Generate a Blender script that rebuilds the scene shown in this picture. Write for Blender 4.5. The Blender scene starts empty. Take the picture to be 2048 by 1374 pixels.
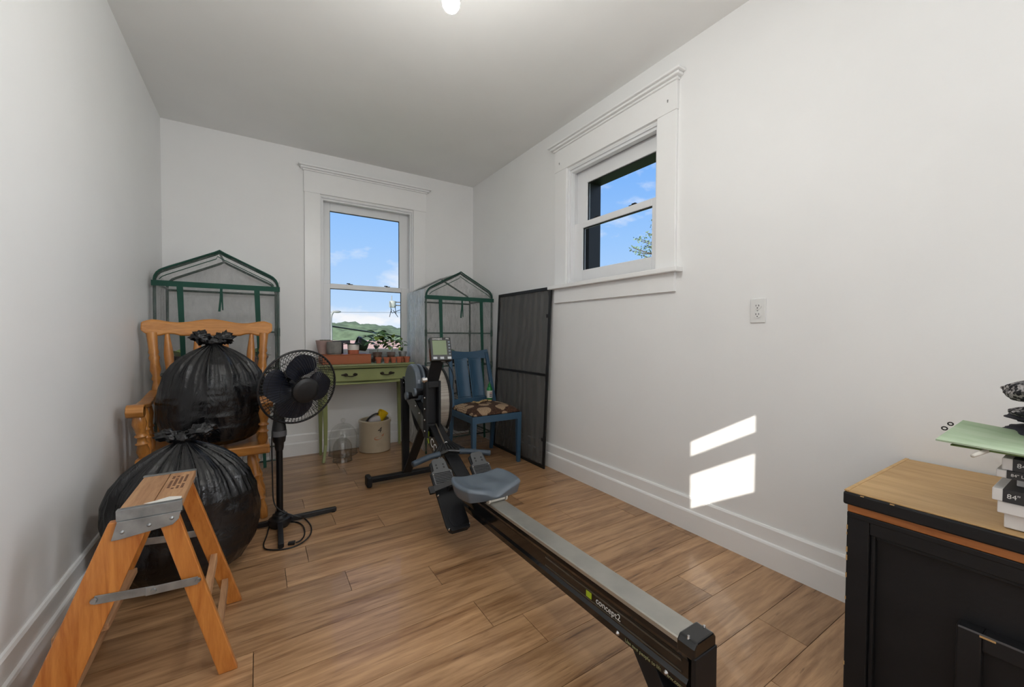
import bpy, math, random
from mathutils import Vector, Matrix, noise
SC = bpy.context.scene
COL = SC.collection
random.seed(7)
PI = math.pi

# ------------------------------------------------------------------ camera
F_PX, YAW, PITCH, ROLL, H = 799.663, 0.5658228, -0.0225431, 0.0045080, 1.07
XL, XR, YB, YF, ZC = -0.604, 2.0, 3.96, -1.15, 2.676
def cam_axes():
    f = Vector((math.sin(YAW)*math.cos(PITCH), math.cos(YAW)*math.cos(PITCH), math.sin(PITCH)))
    r = Vector((math.cos(YAW), -math.sin(YAW), 0)); u = r.cross(f)
    return (math.cos(ROLL)*r+math.sin(ROLL)*u, -math.sin(ROLL)*r+math.cos(ROLL)*u, f)
CR, CU, CF = cam_axes()
cam = bpy.data.cameras.new('camera'); cam.sensor_fit = 'HORIZONTAL'; cam.sensor_width = 36
cam.lens = F_PX*36/2048; cam.clip_start = .02; cam.clip_end = 2000
camo = bpy.data.objects.new('camera', cam); COL.objects.link(camo)
M = Matrix((CR, CU, -CF)).transposed().to_4x4(); M.translation = (0, 0, H); camo.matrix_world = M
SC.camera = camo
def ray_at(px, py, ax, v):
    """point on the plane coordinate[ax] == v along the sight line of a photo pixel"""
    d = (px-1024)/F_PX*CR-(py-687)/F_PX*CU+CF
    o = Vector((0, 0, H)); return o+d*((v-o[ax])/d[ax])

# ------------------------------------------------------------------ view, world, sun
SC.view_settings.view_transform = 'Standard'; SC.view_settings.look = 'None'
SC.view_settings.gamma = 1; SC.view_settings.use_curve_mapping = False
SC.view_settings.exposure = 0.0
W = bpy.data.worlds.new('world'); SC.world = W; W.use_nodes = True
wn = W.node_tree.nodes; wl = W.node_tree.links
for n in list(wn): wn.remove(n)
w_out = wn.new('ShaderNodeOutputWorld'); w_bg = wn.new('ShaderNodeBackground'); w_bg.inputs[1].default_value = 1.0
w_tc = wn.new('ShaderNodeTexCoord'); w_sep = wn.new('ShaderNodeSeparateXYZ')
wl.new(w_tc.outputs['Generated'], w_sep.inputs[0])
w_ramp = wn.new('ShaderNodeValToRGB'); e = w_ramp.color_ramp.elements
e[0].position = 0.0; e[0].color = (.62, .78, .96, 1); e[1].position = 1.0; e[1].color = (.06, .2, .62, 1)
for pos, c in ((.08, (.47, .68, .97, 1)), (.22, (.33, .58, .98, 1)), (.42, (.17, .43, .96, 1))):
    k = e.new(pos); k.color = c
wl.new(w_sep.outputs[2], w_ramp.inputs[0])
w_map = wn.new('ShaderNodeMapping'); w_map.inputs['Scale'].default_value = (1, 1, 2.2); w_map.inputs['Location'].default_value = (.35, .1, .2)
wl.new(w_tc.outputs['Generated'], w_map.inputs[0])
w_noi = wn.new('ShaderNodeTexNoise'); w_noi.inputs['Scale'].default_value = 4.6; w_noi.inputs['Detail'].default_value = 8; w_noi.inputs['Roughness'].default_value = .55
wl.new(w_map.outputs[0], w_noi.inputs['Vector'])
w_cr = wn.new('ShaderNodeValToRGB'); w_cr.color_ramp.elements[0].position = .47; w_cr.color_ramp.elements[1].position = .63
wl.new(w_noi.outputs[0], w_cr.inputs[0])
w_mix = wn.new('ShaderNodeMixRGB'); w_mix.inputs[2].default_value = (.93, .94, .97, 1)
wl.new(w_cr.outputs[0], w_mix.inputs[0]); wl.new(w_ramp.outputs[0], w_mix.inputs[1])
wl.new(w_mix.outputs[0], w_bg.inputs[0]); wl.new(w_bg.outputs[0], w_out.inputs[0])

SUN_D = Vector((1/1.02, 1.0, -.61)).normalized()      # travels right, into the depth and down
sun = bpy.data.lights.new('sun', 'SUN'); sun.energy = 5.5; sun.angle = math.radians(.22); sun.color = (1, .95, .86)
suno = bpy.data.objects.new('sun', sun); COL.objects.link(suno)
suno.rotation_euler = SUN_D.to_track_quat('-Z', 'Y').to_euler(); suno.location = (-4, -5, 5)
BULB_W = 390.0
# added fill lamp, set in an invented window out of view
FILL = bpy.data.lights.new('added_fill_lamp', 'AREA'); FILL.shape = 'RECTANGLE'; FILL.size = 1.36; FILL.size_y = .66; FILL.energy = 36; FILL.color = (.95, .97, 1)
fillo = bpy.data.objects.new('added_fill_lamp', FILL); COL.objects.link(fillo); fillo.location = (XR+.05, -.58, 1.65)
fillo.rotation_euler = (0, math.radians(90), 0)

# ------------------------------------------------------------------ materials
def lin(c):
    return tuple(((v/255)/12.92 if v/255 <= .04045 else ((v/255+.055)/1.055)**2.4) for v in c[:3])+(1,)
MATS = {}
class NT:
    def __init__(s, name):
        s.m = bpy.data.materials.new(name); s.m.use_nodes = True
        s.t = s.m.node_tree; s.t.nodes.clear()
        s.out = s.n('ShaderNodeOutputMaterial')
    def n(s, t, **kw):
        k = s.t.nodes.new(t)
        for a, v in kw.items():
            if a in k.inputs: k.inputs[a].default_value = v
            else: setattr(k, a, v)
        return k
    def l(s, a, b): s.t.links.new(a, b)
    def bsdf(s, col=(.8, .8, .8, 1), rough=.5, metal=0):
        b = s.n('ShaderNodeBsdfPrincipled'); b.inputs['Base Color'].default_value = col
        b.inputs['Roughness'].default_value = rough; b.inputs['Metallic'].default_value = metal
        return b
    def coord(s, scale=(1, 1, 1), rnd=False, kind='Object'):
        tc = s.n('ShaderNodeTexCoord'); mp = s.n('ShaderNodeMapping'); mp.inputs['Scale'].default_value = scale
        if rnd:
            oi = s.n('ShaderNodeObjectInfo'); ml = s.n('ShaderNodeMath', operation='MULTIPLY'); ml.inputs[1].default_value = 57.3
            s.l(oi.outputs['Random'], ml.inputs[0]); va = s.n('ShaderNodeVectorMath', operation='ADD')
            s.l(tc.outputs[kind], va.inputs[0]); s.l(ml.outputs[0], va.inputs[1]); s.l(va.outputs[0], mp.inputs[0])
        else: s.l(tc.outputs[kind], mp.inputs[0])
        return mp.outputs[0]
    def noise(s, vec, scale=5, detail=4, rough=.5, dist=0):
        k = s.n('ShaderNodeTexNoise'); k.inputs['Scale'].default_value = scale; k.inputs['Detail'].default_value = detail
        k.inputs['Roughness'].default_value = rough; k.inputs['Distortion'].default_value = dist
        s.l(vec, k.inputs['Vector']); return k.outputs[0]
    def ramp(s, fac, stops):
        k = s.n('ShaderNodeValToRGB'); e = k.color_ramp.elements
        e[0].position, e[0].color = stops[0]; e[1].position, e[1].color = stops[-1]
        for p, c in stops[1:-1]:
            q = e.new(p); q.color = c
        s.l(fac, k.inputs[0]); return k.outputs[0]
    def bump(s, h, b, strength=.2, dist=.01):
        k = s.n('ShaderNodeBump'); k.inputs['Strength'].default_value = strength; k.inputs['Distance'].default_value = dist
        s.l(h, k.inputs['Height']); s.l(k.outputs[0], b.inputs['Normal'])
    def schlick(s, f0=.04, normal=None):
        lw = s.n('ShaderNodeLayerWeight'); lw.inputs[0].default_value = .5
        if normal: s.l(normal, lw.inputs['Normal'])
        pw = s.n('ShaderNodeMath', operation='POWER'); pw.inputs[1].default_value = 5; s.l(lw.outputs['Facing'], pw.inputs[0])
        ma = s.n('ShaderNodeMath', operation='MULTIPLY_ADD'); ma.inputs[1].default_value = 1-f0; ma.inputs[2].default_value = f0
        s.l(pw.outputs[0], ma.inputs[0]); return ma.outputs[0]
    def done(s, sh):
        s.l(sh, s.out.inputs[0]); return s.m
def sc(c, k): return tuple(min(1, v*k) for v in c[:3])+(1,)
def mat(name, col, rough=.5, metal=0, var=.06, vs=8, bump=0, bs=60, coat=0, spec=.5):
    if name in MATS: return MATS[name]
    t = NT(name); c = lin(col); b = t.bsdf(c, rough, metal); b.inputs['Coat Weight'].default_value = coat
    b.inputs['Specular IOR Level'].default_value = spec
    v = t.coord()
    if var: t.l(t.ramp(t.noise(v, vs, 5), [(.3, sc(c, 1-var)), (.7, sc(c, 1+var))]), b.inputs['Base Color'])
    if bump: t.bump(t.noise(v, bs, 4), b, bump)
    MATS[name] = t.done(b.outputs[0]); return MATS[name]
def wood(name, c1, c2, axis=0, rough=.4, scale=1.0, rnd=True, coat=0, stretch=14, ring=True, c3=None):
    if name in MATS: return MATS[name]
    t = NT(name); a, bcol = lin(c1), lin(c2); b = t.bsdf(a, rough); b.inputs['Coat Weight'].default_value = coat
    s = [stretch*scale]*3; s[axis] = 1.0*scale
    v = t.coord(tuple(s), rnd)
    n1 = t.noise(v, 1.6, 8, .62, .8); n2 = t.noise(v, 7, 4, .6, .2)
    mx = t.n('ShaderNodeMath', operation='MULTIPLY_ADD'); mx.inputs[1].default_value = .35
    t.l(n2, mx.inputs[0]); ms = t.n('ShaderNodeMath', operation='MULTIPLY'); ms.inputs[1].default_value = .72
    t.l(n1, ms.inputs[0]); t.l(ms.outputs[0], mx.inputs[2])
    stops = [(.36, bcol), (.5, tuple((x+y)/2 for x, y in zip(a, bcol))), (.66, a)]
    if c3: stops = [(.33, lin(c3)), (.42, bcol), (.53, tuple((x+y)/2 for x, y in zip(a, bcol))), (.64, a)]
    col = t.ramp(mx.outputs[0], stops)
    if c3:
        sk = t.noise(t.coord(tuple(x*2.2 if i != axis else x*1.3 for i, x in enumerate(s)), rnd), 2.3, 6, .7, .5)
        mk = t.ramp(sk, [(.60, (1, 1, 1, 1)), (.70, (.45, .40, .36, 1))])
        mm = t.n('ShaderNodeMixRGB', blend_type='MULTIPLY'); mm.inputs[0].default_value = 1; t.l(col, mm.inputs[1]); t.l(mk, mm.inputs[2]); col = mm.outputs[0]
    if rnd:
        oi = t.n('ShaderNodeObjectInfo'); hs = t.n('ShaderNodeHueSaturation')
        mr = t.n('ShaderNodeMapRange'); mr.inputs[3].default_value = .86; mr.inputs[4].default_value = 1.14
        t.l(oi.outputs['Random'], mr.inputs[0]); t.l(mr.outputs[0], hs.inputs['Value']); t.l(col, hs.inputs['Color']); col = hs.outputs[0]
    t.l(col, b.inputs['Base Color']); t.bump(mx.outputs[0], b, .06, .004)
    MATS[name] = t.done(b.outputs[0]); return MATS[name]
def emit(name, col, s):
    t = NT(name); k = t.n('ShaderNodeEmission'); k.inputs[0].default_value = col; k.inputs[1].default_value = s
    return t.done(k.outputs[0])
def glass(name, tint=(1, 1, 1, 1), rough=0.0, f0=.04):
    t = NT(name); tr = t.n('ShaderNodeBsdfTransparent'); tr.inputs[0].default_value = tint
    gl = t.n('ShaderNodeBsdfGlossy'); gl.inputs['Roughness'].default_value = rough
    mx = t.n('ShaderNodeMixShader'); t.l(t.schlick(f0), mx.inputs[0]); t.l(tr.outputs[0], mx.inputs[1]); t.l(gl.outputs[0], mx.inputs[2])
    return t.done(mx.outputs[0])
def film(name, haze, white=(.95, .95, .95, 1), strength=.6, sc_=(6, 6, 2), f0=.10):
    """clear creased plastic sheet"""
    t = NT(name); tr = t.n('ShaderNodeBsdfTransparent'); tr.inputs[0].default_value = (1, 1, 1, 1)
    b = t.bsdf(white, .16); b.inputs['Transmission Weight'].default_value = 0
    v = t.coord(sc_); h = t.noise(v, 4.5, 6, .66, 1.6)
    bp = t.n('ShaderNodeBump'); bp.inputs['Strength'].default_value = strength; bp.inputs['Distance'].default_value = .03
    t.l(h, bp.inputs['Height']); t.l(bp.outputs[0], b.inputs['Normal'])
    gl = t.n('ShaderNodeBsdfGlossy'); gl.inputs['Roughness'].default_value = .08; t.l(bp.outputs[0], gl.inputs['Normal'])
    tl = t.n('ShaderNodeBsdfTranslucent'); tl.inputs[0].default_value = white
    df = t.n('ShaderNodeBsdfDiffuse'); df.inputs[0].default_value = white
    m0 = t.n('ShaderNodeMixShader'); m0.inputs[0].default_value = .3; t.l(df.outputs[0], m0.inputs[1]); t.l(tl.outputs[0], m0.inputs[2])
    m1 = t.n('ShaderNodeMixShader'); t.l(tr.outputs[0], m1.inputs[1]); t.l(m0.outputs[0], m1.inputs[2])
    hz = t.ramp(h, [(.4, (haze*.5,)*3+(1,)), (.7, (min(1, haze*1.5),)*3+(1,))]); t.l(hz, m1.inputs[0])
    m2 = t.n('ShaderNodeMixShader'); t.l(t.schlick(f0, bp.outputs[0]), m2.inputs[0]); t.l(m1.outputs[0], m2.inputs[1]); t.l(gl.outputs[0], m2.inputs[2])
    return t.done(m2.outputs[0])

# ------------------------------------------------------------------ mesh builder
V = Vector
def frame_of(d, up=None):
    d = V(d).normalized(); up = V(up) if up else (V((0, 0, 1)) if abs(d.z) < .95 else V((0, 1, 0)))
    x = up.cross(d)
    if x.length < 1e-6: x = V((1, 0, 0)).cross(d)
    x.normalize(); y = d.cross(x); return x, y, d
class MB:
    def __init__(s): s.v = []; s.f = []
    def add(s, vs, fs):
        o = len(s.v); s.v += [V(p) for p in vs]; s.f += [tuple(i+o for i in f) for f in fs]; return s
    def box(s, a, b):
        x0, y0, z0 = a; x1, y1, z1 = b
        return s.add([(x0, y0, z0), (x1, y0, z0), (x1, y1, z0), (x0, y1, z0), (x0, y0, z1), (x1, y0, z1), (x1, y1, z1), (x0, y1, z1)],
                     [(0, 3, 2, 1), (4, 5, 6, 7), (0, 1, 5, 4), (1, 2, 6, 5), (2, 3, 7, 6), (3, 0, 4, 7)])
    def obox(s, c, ax, ay, az):
        c, ax, ay, az = V(c), V(ax), V(ay), V(az)
        vs = [c+i*ax+j*ay+k*az for k in (-1, 1) for i, j in ((-1, -1), (1, -1), (1, 1), (-1, 1))]
        return s.add(vs, [(0, 3, 2, 1), (4, 5, 6, 7), (0, 1, 5, 4), (1, 2, 6, 5), (2, 3, 7, 6), (3, 0, 4, 7)])
    def bar(s, p0, p1, w, h, up=None, w1=None, h1=None):
        """rectangular bar from p0 to p1, w across, h along up"""
        p0, p1 = V(p0), V(p1); x, y, d = frame_of(p1-p0, up); w1 = w1 or w; h1 = h1 or h
        vs = [p+i*x*a/2+j*y*b/2 for p, a, b in ((p0, w, h), (p1, w1, h1)) for i, j in ((-1, -1), (1, -1), (1, 1), (-1, 1))]
        return s.add(vs, [(0, 3, 2, 1), (4, 5, 6, 7), (0, 1, 5, 4), (1, 2, 6, 5), (2, 3, 7, 6), (3, 0, 4, 7)])
    def cyl(s, p0, p1, r0, r1=None, n=16): return s.turn(p0, p1, [(0, r0), (1, r0 if r1 is None else r1)], n)
    def turn(s, p0, p1, prof, n=16, caps=True, up=None):
        """lathe: prof = [(t along p0..p1, radius)]"""
        p0, p1 = V(p0), V(p1); x, y, d = frame_of(p1-p0, up); L = p1-p0; o = len(s.v)
        for t, r in prof:
            for k in range(n):
                a = 2*PI*k/n; s.v.append(p0+L*t+x*r*math.cos(a)+y*r*math.sin(a))
        for i in range(len(prof)-1):
            for k in range(n): s.f.append((o+i*n+k, o+i*n+(k+1) % n, o+(i+1)*n+(k+1) % n, o+(i+1)*n+k))
        if caps:
            s.f.append(tuple(o+k for k in range(n))[::-1]); m = o+(len(prof)-1)*n; s.f.append(tuple(m+k for k in range(n)))
        return s
    def tube(s, pts, r, n=8, closed=False):
        pts = [V(p) for p in pts]; N = len(pts); o = len(s.v); px = None
        for i, p in enumerate(pts):
            a = pts[i-1] if (i > 0 or closed) else p; b = pts[(i+1) % N] if (i < N-1 or closed) else p
            d = (b-a).normalized()
            if px is None: px, py, _ = frame_of(d)
            else:
                px = (px-d*px.dot(d)); px = px.normalized() if px.length > 1e-6 else frame_of(d)[0]; py = d.cross(px)
            rr = r[i] if isinstance(r, (list, tuple)) else r
            for k in range(n):
                q = 2*PI*k/n; s.v.append(p+px*rr*math.cos(q)+py*rr*math.sin(q))
        for i in range(N if closed else N-1):
            j = (i+1) % N
            for k in range(n): s.f.append((o+i*n+k, o+i*n+(k+1) % n, o+j*n+(k+1) % n, o+j*n+k))
        if not closed:
            s.f.append(tuple(o+k for k in range(n))[::-1]); s.f.append(tuple(o+(N-1)*n+k for k in range(n)))
        return s
    def prism(s, outline, o, ux, uy, depth):
        """2-D outline in the plane (o, ux, uy) extruded by the vector depth"""
        o, ux, uy, depth = V(o), V(ux), V(uy), V(depth); n = len(outline)
        vs = [o+ux*a+uy*b for a, b in outline]; vs += [p+depth for p in vs]
        return s.add(vs, [tuple(range(n))[::-1], tuple(range(n, 2*n))]+[(i, (i+1) % n, n+(i+1) % n, n+i) for i in range(n)])
    def grid(s, fn, nu, nv, cu=False, cv=False):
        o = len(s.v); U = nu if cu else nu+1; Vn = nv if cv else nv+1
        for j in range(Vn):
            for i in range(U): s.v.append(V(fn(i/nu, j/nv)))
        for j in range(nv):
            for i in range(nu):
                s.f.append((o+j*U+i, o+j*U+(i+1) % U, o+((j+1) % Vn)*U+(i+1) % U, o+((j+1) % Vn)*U+i))
        return s
    def slab(s, fn, nu, nv, t):
        """sheet fn(u,v) thickened downward by vector t"""
        t = V(t); o = len(s.v); s.grid(fn, nu, nv); m = len(s.v)-o; U = nu+1
        s.v += [p+t for p in s.v[o:o+m]]
        fs = s.f[-nu*nv:]; s.f += [tuple(i+m for i in f[::-1]) for f in fs]
        ring = [i for i in range(nu)]+[j*U+nu for j in range(nv)]+[nv*U+nu-i for i in range(nu)]+[(nv-j)*U for j in range(nv)]
        for a, b in zip(ring, ring[1:]+ring[:1]): s.f.append((o+b, o+a, o+a+m, o+b+m))
        return s
    def ell(s, c, r, n=16, m=10):
        c = V(c); r = (r,)*3 if not isinstance(r, (tuple, list)) else r
        return s.grid(lambda u, v: c+V((r[0]*math.cos(2*PI*u)*math.sin(PI*v*.998+.003), r[1]*math.sin(2*PI*u)*math.sin(PI*v*.998+.003), -r[2]*math.cos(PI*v*.998+.003))), n, m, cu=True)
    def flip(s): s.f = [f[::-1] for f in s.f]; return s

# ------------------------------------------------------------------ objects
def link(o): COL.objects.link(o); return o
def root_loc(o):
    p = V((0, 0, 0))
    while o: p += o.location; o = o.parent
    return p
def tag(o, label=None, cat=None, group=None, kind=None):
    if label: o['label'] = label
    if cat: o['category'] = cat
    if group: o['group'] = group
    if kind: o['kind'] = kind
    return o
def mesh_of(name, mb, m, off, smooth=0):
    me = bpy.data.meshes.new(name); me.from_pydata([v-off for v in mb.v], [], mb.f); me.update()
    if m: me.materials.append(m)
    if smooth:
        me.polygons.foreach_set('use_smooth', [True]*len(me.polygons))
        if smooth < 180:
            try: me.set_sharp_from_angle(angle=math.radians(smooth))
            except Exception: pass
    return me
def part(name, mb, m, parent, smooth=0, bevel=0, kind=None, label=None, seg=2, rot=None):
    """one mesh object; mb holds world coordinates"""
    off = root_loc(parent)
    o = link(bpy.data.objects.new(name, mesh_of(name, mb, m, off, smooth))); o.parent = parent
    if bevel:
        b = o.modifiers.new('bevel', 'BEVEL'); b.width = bevel; b.segments = seg; b.limit_method = 'ANGLE'; b.angle_limit = math.radians(40)
    if kind: o['kind'] = kind
    if label: o['label'] = label
    return o
def single(name, mb, m, loc, label=None, cat=None, group=None, kind=None, smooth=0, bevel=0):
    off = V(loc); o = link(bpy.data.objects.new(name, mesh_of(name, mb, m, off, smooth))); o.location = off
    if bevel:
        b = o.modifiers.new('bevel', 'BEVEL'); b.width = bevel; b.segments = 2; b.limit_method = 'ANGLE'; b.angle_limit = math.radians(40)
    return tag(o, label, cat, group, kind)
def thing(name, loc, label=None, cat=None, group=None, kind=None):
    o = link(bpy.data.objects.new(name, None)); o.location = V(loc); o.empty_display_size = .05
    return tag(o, label, cat, group, kind)
def text(name, body, size, o, ux, uy, m, parent, align='LEFT', ext=.0004, shear=0):
    """flat lettering as a mesh: o = origin, ux = reading direction, uy = up"""
    cu = bpy.data.curves.new('t', 'FONT'); cu.body = body; cu.size = size; cu.extrude = ext; cu.align_x = align; cu.align_y = 'CENTER'; cu.shear = shear
    to = bpy.data.objects.new('t', cu); COL.objects.link(to)
    bpy.context.view_layer.update()
    me = bpy.data.meshes.new_from_object(to.evaluated_get(bpy.context.evaluated_depsgraph_get()))
    bpy.data.objects.remove(to); bpy.data.curves.remove(cu)
    ux, uy = V(ux).normalized(), V(uy).normalized(); nz = ux.cross(uy); off = root_loc(parent)
    for v in me.vertices: v.co = V(o)+ux*v.co.x+uy*v.co.y+nz*v.co.z-off
    me.name = name; me.materials.clear(); me.materials.append(m)
    ob = link(bpy.data.objects.new(name, me)); ob.parent = parent; return ob
def lerp(a, b, t): return V(a)+(V(b)-V(a))*t
def arc(c, r, a0, a1, n, ux, uy):
    c, ux, uy = V(c), V(ux), V(uy)
    return [c+ux*r*math.cos(a0+(a1-a0)*i/n)+uy*r*math.sin(a0+(a1-a0)*i/n) for i in range(n+1)]
# ------------------------------------------------------------------ room shell
WALL = mat('wall_paint', (243, 243, 242), .5, var=.012, vs=3, bump=.05, bs=14)
CEIL = mat('ceiling_paint', (246, 246, 244), .7, var=.02, vs=2, bump=.05, bs=10)
TRIM = mat('trim_paint', (246, 246, 245), .3, var=.01, bump=.03, bs=20)
VINYL = mat('window_vinyl', (238, 239, 240), .3, var=.01)
BLACK = mat('black_frame', (22, 22, 24), .5, var=.1)
PANE = glass('window_glass', f0=.0004)
WT = .16
# window openings in the wall plane
W1 = (.477, 1.327, .86, 2.30); W2 = (1.548, 2.366, 1.453, 2.323); W3 = (-.58, .12, 1.45, 2.2); W4 = (-.95, -.21, .95, 2.35); FWT = .08
def holed(axis, s0, s1, a0, a1, hole, h=ZC, mb=None):
    """wall slab between s0 and s1 on the normal axis, a0..a1 along it, with one opening"""
    u0, u1, z0, z1 = hole; mb = mb or MB()
    for (p, q, r, t) in ((a0, u0, 0, h), (u1, a1, 0, h), (u0, u1, 0, z0), (u0, u1, z1, h)):
        if axis == 1: mb.box((p, s0, r), (q, s1, t))
        else: mb.box((s0, p, r), (s1, q, t))
    return mb
single('wall_back', holed(1, YB, YB+WT, XL, XR, W1), WALL, (0, YB, 0), kind='structure')
single('wall_right', holed(0, XR, XR+WT, .5, YB+WT, W2, mb=holed(0, XR, XR+WT, YF-FWT, .5, W4)), WALL, (XR, 0, 0), kind='structure')
single('wall_left', MB().box((XL-WT, YF-FWT, 0), (XL, YB+WT, ZC)), WALL, (XL, 0, 0), kind='structure')
single('wall_front', holed(1, YF-FWT, YF, XL, XR, W3), WALL, (0, YF, 0), kind='structure')
single('ceiling', MB().box((XL-WT, YF-FWT, ZC), (XR+WT, YB+WT, ZC+.1)), CEIL, (0, 0, ZC), kind='structure')

# floor: laminate boards laid across the room
SUB = mat('floor_gap', (38, 26, 18), .8)
LAM = wood('laminate', (188, 148, 108), (140, 102, 68), axis=0, rough=.34, scale=1.0, stretch=11, coat=.25, c3=(70, 46, 30))
floor = single('floor', MB().box((XL, YF, -.06), (XR, YB, -.008)), SUB, (0, 0, 0), kind='structure')
PW, PL = .164, 1.22
rows = {}
known = {6: .095, 5: .322, 4: .655, 8: .587, 9: .36, 0: 1.568, 2: .72, 12: .58}
random.seed(11)
cache = {}
for r in range(-17, 19):
    y0 = max(.922+PW*r, YF); y1 = min(.922+PW*(r+1), YB)
    if y1-y0 < .01: continue
    j = known.get(r, random.uniform(0, PL)); x = j-PL*math.ceil((j-XL)/PL)
    while x < XR:
        a, b = max(x, XL), min(x+PL, XR)
        if b-a > .02:
            key = (round(b-a, 3), round(y1-y0, 3))
            if key not in cache:
                g = .0010; l, w = key
                m_ = MB().box((g, g, -.01), (l-g, w-g, 0)); cache[key] = mesh_of('plank', m_, LAM, V((0, 0, 0)))
            o = link(bpy.data.objects.new('plank', cache[key])); o.location = (a, y0, 0); o.parent = floor
        x += PL

# baseboards: tall board with a stepped cap
def base(name, p0, p1, nrm):
    n = V(nrm); prof = [(0, 0), (.024, 0), (.024, .104), (.021, .112), (.013, .116), (.013, .176), (.008, .185), (0, .185)]
    single(name, MB().prism(prof, p0, n, (0, 0, 1), V(p1)-V(p0)), TRIM, p0, kind='structure')
base('baseboard_back', (XL, YB, 0), (XR, YB, 0), (0, -1, 0))
base('baseboard_right', (XR, YF, 0), (XR, YB-.024, 0), (-1, 0, 0))
base('baseboard_left', (XL, YF, 0), (XL, YB-.024, 0), (1, 0, 0))
base('baseboard_front', (XL+.024, YF, 0), (XR-.024, YF, 0), (0, 1, 0))

# windows: casing, stool, apron, jamb, two sashes with panes, locks, black outer frame
def window(name, mp, hole, loc, glass_lo, glass_up, cas, head, ext=.12, of=(.065, .085)):
    """mp(u, d, z): u along the wall, d outward from the wall face; glass_* = (u0,u1,z0,z1)"""
    t = thing(name, loc, kind='structure'); u0, u1, z0, z1 = hole
    def bx(nm, boxes, m, par=t, bevel=.002):
        mb = MB()
        for (a, b, c, d_, e_, f_) in boxes:
            p, q = mp(a, c, e_), mp(b, d_, f_)
            mb.box([min(i, j) for i, j in zip(p, q)], [max(i, j) for i, j in zip(p, q)])
        return part(nm, mb, m, par, bevel=bevel)
    c0, c1 = cas                      # outer edges of the side casings
    bx('casing', [(c0, u0, -.018, 0, z0, z1+.012)], TRIM); bx('casing', [(u1, c1, -.018, 0, z0, z1+.012)], TRIM)
    bx('header', [(c0-.004, c1+.004, -.021, 0, z1+.012, head)], TRIM)
    bx('header_cap', [(c0-.012, c1+.012, -.032, 0, head, head+.014), (c0-.03, c1+.03, -.05, 0, head+.014, head+.030), (c0-.045, c1+.045, -.066, 0, head+.03, head+.044)], TRIM, bevel=.004)
    bx('stool', [(c0-.04, c1+.04, -.06, 0, z0-.028, z0), (u0, u1, 0, .06, z0-.028, z0)], TRIM, bevel=.004)
    bx('apron', [(c0, c1, -.02, 0, z0-.135, z0-.028)], TRIM)
    bx('jamb', [(u0, u0+.012, 0, WT, z0, z1), (u1-.012, u1, 0, WT, z0, z1), (u0+.012, u1-.012, 0, WT, z1-.012, z1)], VINYL)
    bx('stop', [(u0+.012, u0+.028, .012, .05, z0, z1-.012), (u1-.028, u1-.012, .012, .05, z0, z1-.012), (u0+.028, u1-.028, .012, .05, z1-.03, z1-.012)], VINYL)
    for nm, g, d0, zb, zt in (('lower_sash', glass_lo, .05, z0+.001, glass_lo[3]+.045), ('upper_sash', glass_up, .085, glass_up[2]-.04, z1-.013)):
        a0, a1, b0, b1 = g; d1 = d0+.032
        s = bx(nm, [(u0+.013, a0, d0, d1, zb, zt), (a1, u1-.013, d0, d1, zb, zt), (a0, a1, d0, d1, zb, b0), (a0, a1, d0, d1, b1, zt)], VINYL, bevel=.003)
        bx('pane', [(a0, a1, d0+.014, d0+.018, b0, b1)], PANE, s, 0)
        bx('gasket', [(a0, a0+.004, d0+.01, d0+.022, b0, b1), (a1-.004, a1, d0+.01, d0+.022, b0, b1), (a0, a1, d0+.01, d0+.022, b1-.005, b1)], BLACK, s, 0)
    zr = glass_lo[3]+.045
    for k in (.27, .8):
        uu = glass_lo[0]+(glass_lo[1]-glass_lo[0])*k
        mb = MB()
        for (a, b, e_, f_) in ((uu-.018, uu+.022, zr, zr+.007), (uu-.032, uu-.002, zr+.006, zr+.013)):
            p, q = mp(a, .055, e_), mp(b, .075, f_); mb.box([min(i, j) for i, j in zip(p, q)], [max(i, j) for i, j in zip(p, q)])
        part('sash_lock', mb, BLACK, t, bevel=.002)
    bx('outer_frame', [(u0-.0, u0+of[0], WT, WT+ext, z0, z1), (u1-of[0], u1, WT, WT+ext, z0, z1), (u0+of[0], u1-of[0], WT, WT+ext, z1-of[1], z1), (u0+of[0], u1-of[0], WT, WT+ext, z0, z0+.02)], BLACK, bevel=0)
    return t
win1 = window('window_1', lambda u, d, z: (u, YB+d, z), W1, (.9, YB, W1[2]), (.563, 1.222, .925, 1.487), (.568, 1.215, 1.533, 2.205), (.35, 1.455), 2.495, .03, (.05, .05))
win2 = window('window_2', lambda u, d, z: (XR+d, u, z), W2, (XR, 1.95, W2[2]), (1.63, 2.254, 1.553, 1.866), (1.625, 2.246, 1.915, 2.208), (1.419, 2.499), 2.495)
for yy, zz in ((1.475, 2.405), (2.445, 2.395)): part('nail_hole', MB().cyl((XR-.0222, yy, zz), (XR-.0205, yy, zz), .005, n=8).cyl((XR-.0222, yy, zz-.008), (XR-.0205, yy, zz-.008), .004, n=8), mat('filler_grey', (150, 150, 148), .8), win2)
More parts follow.
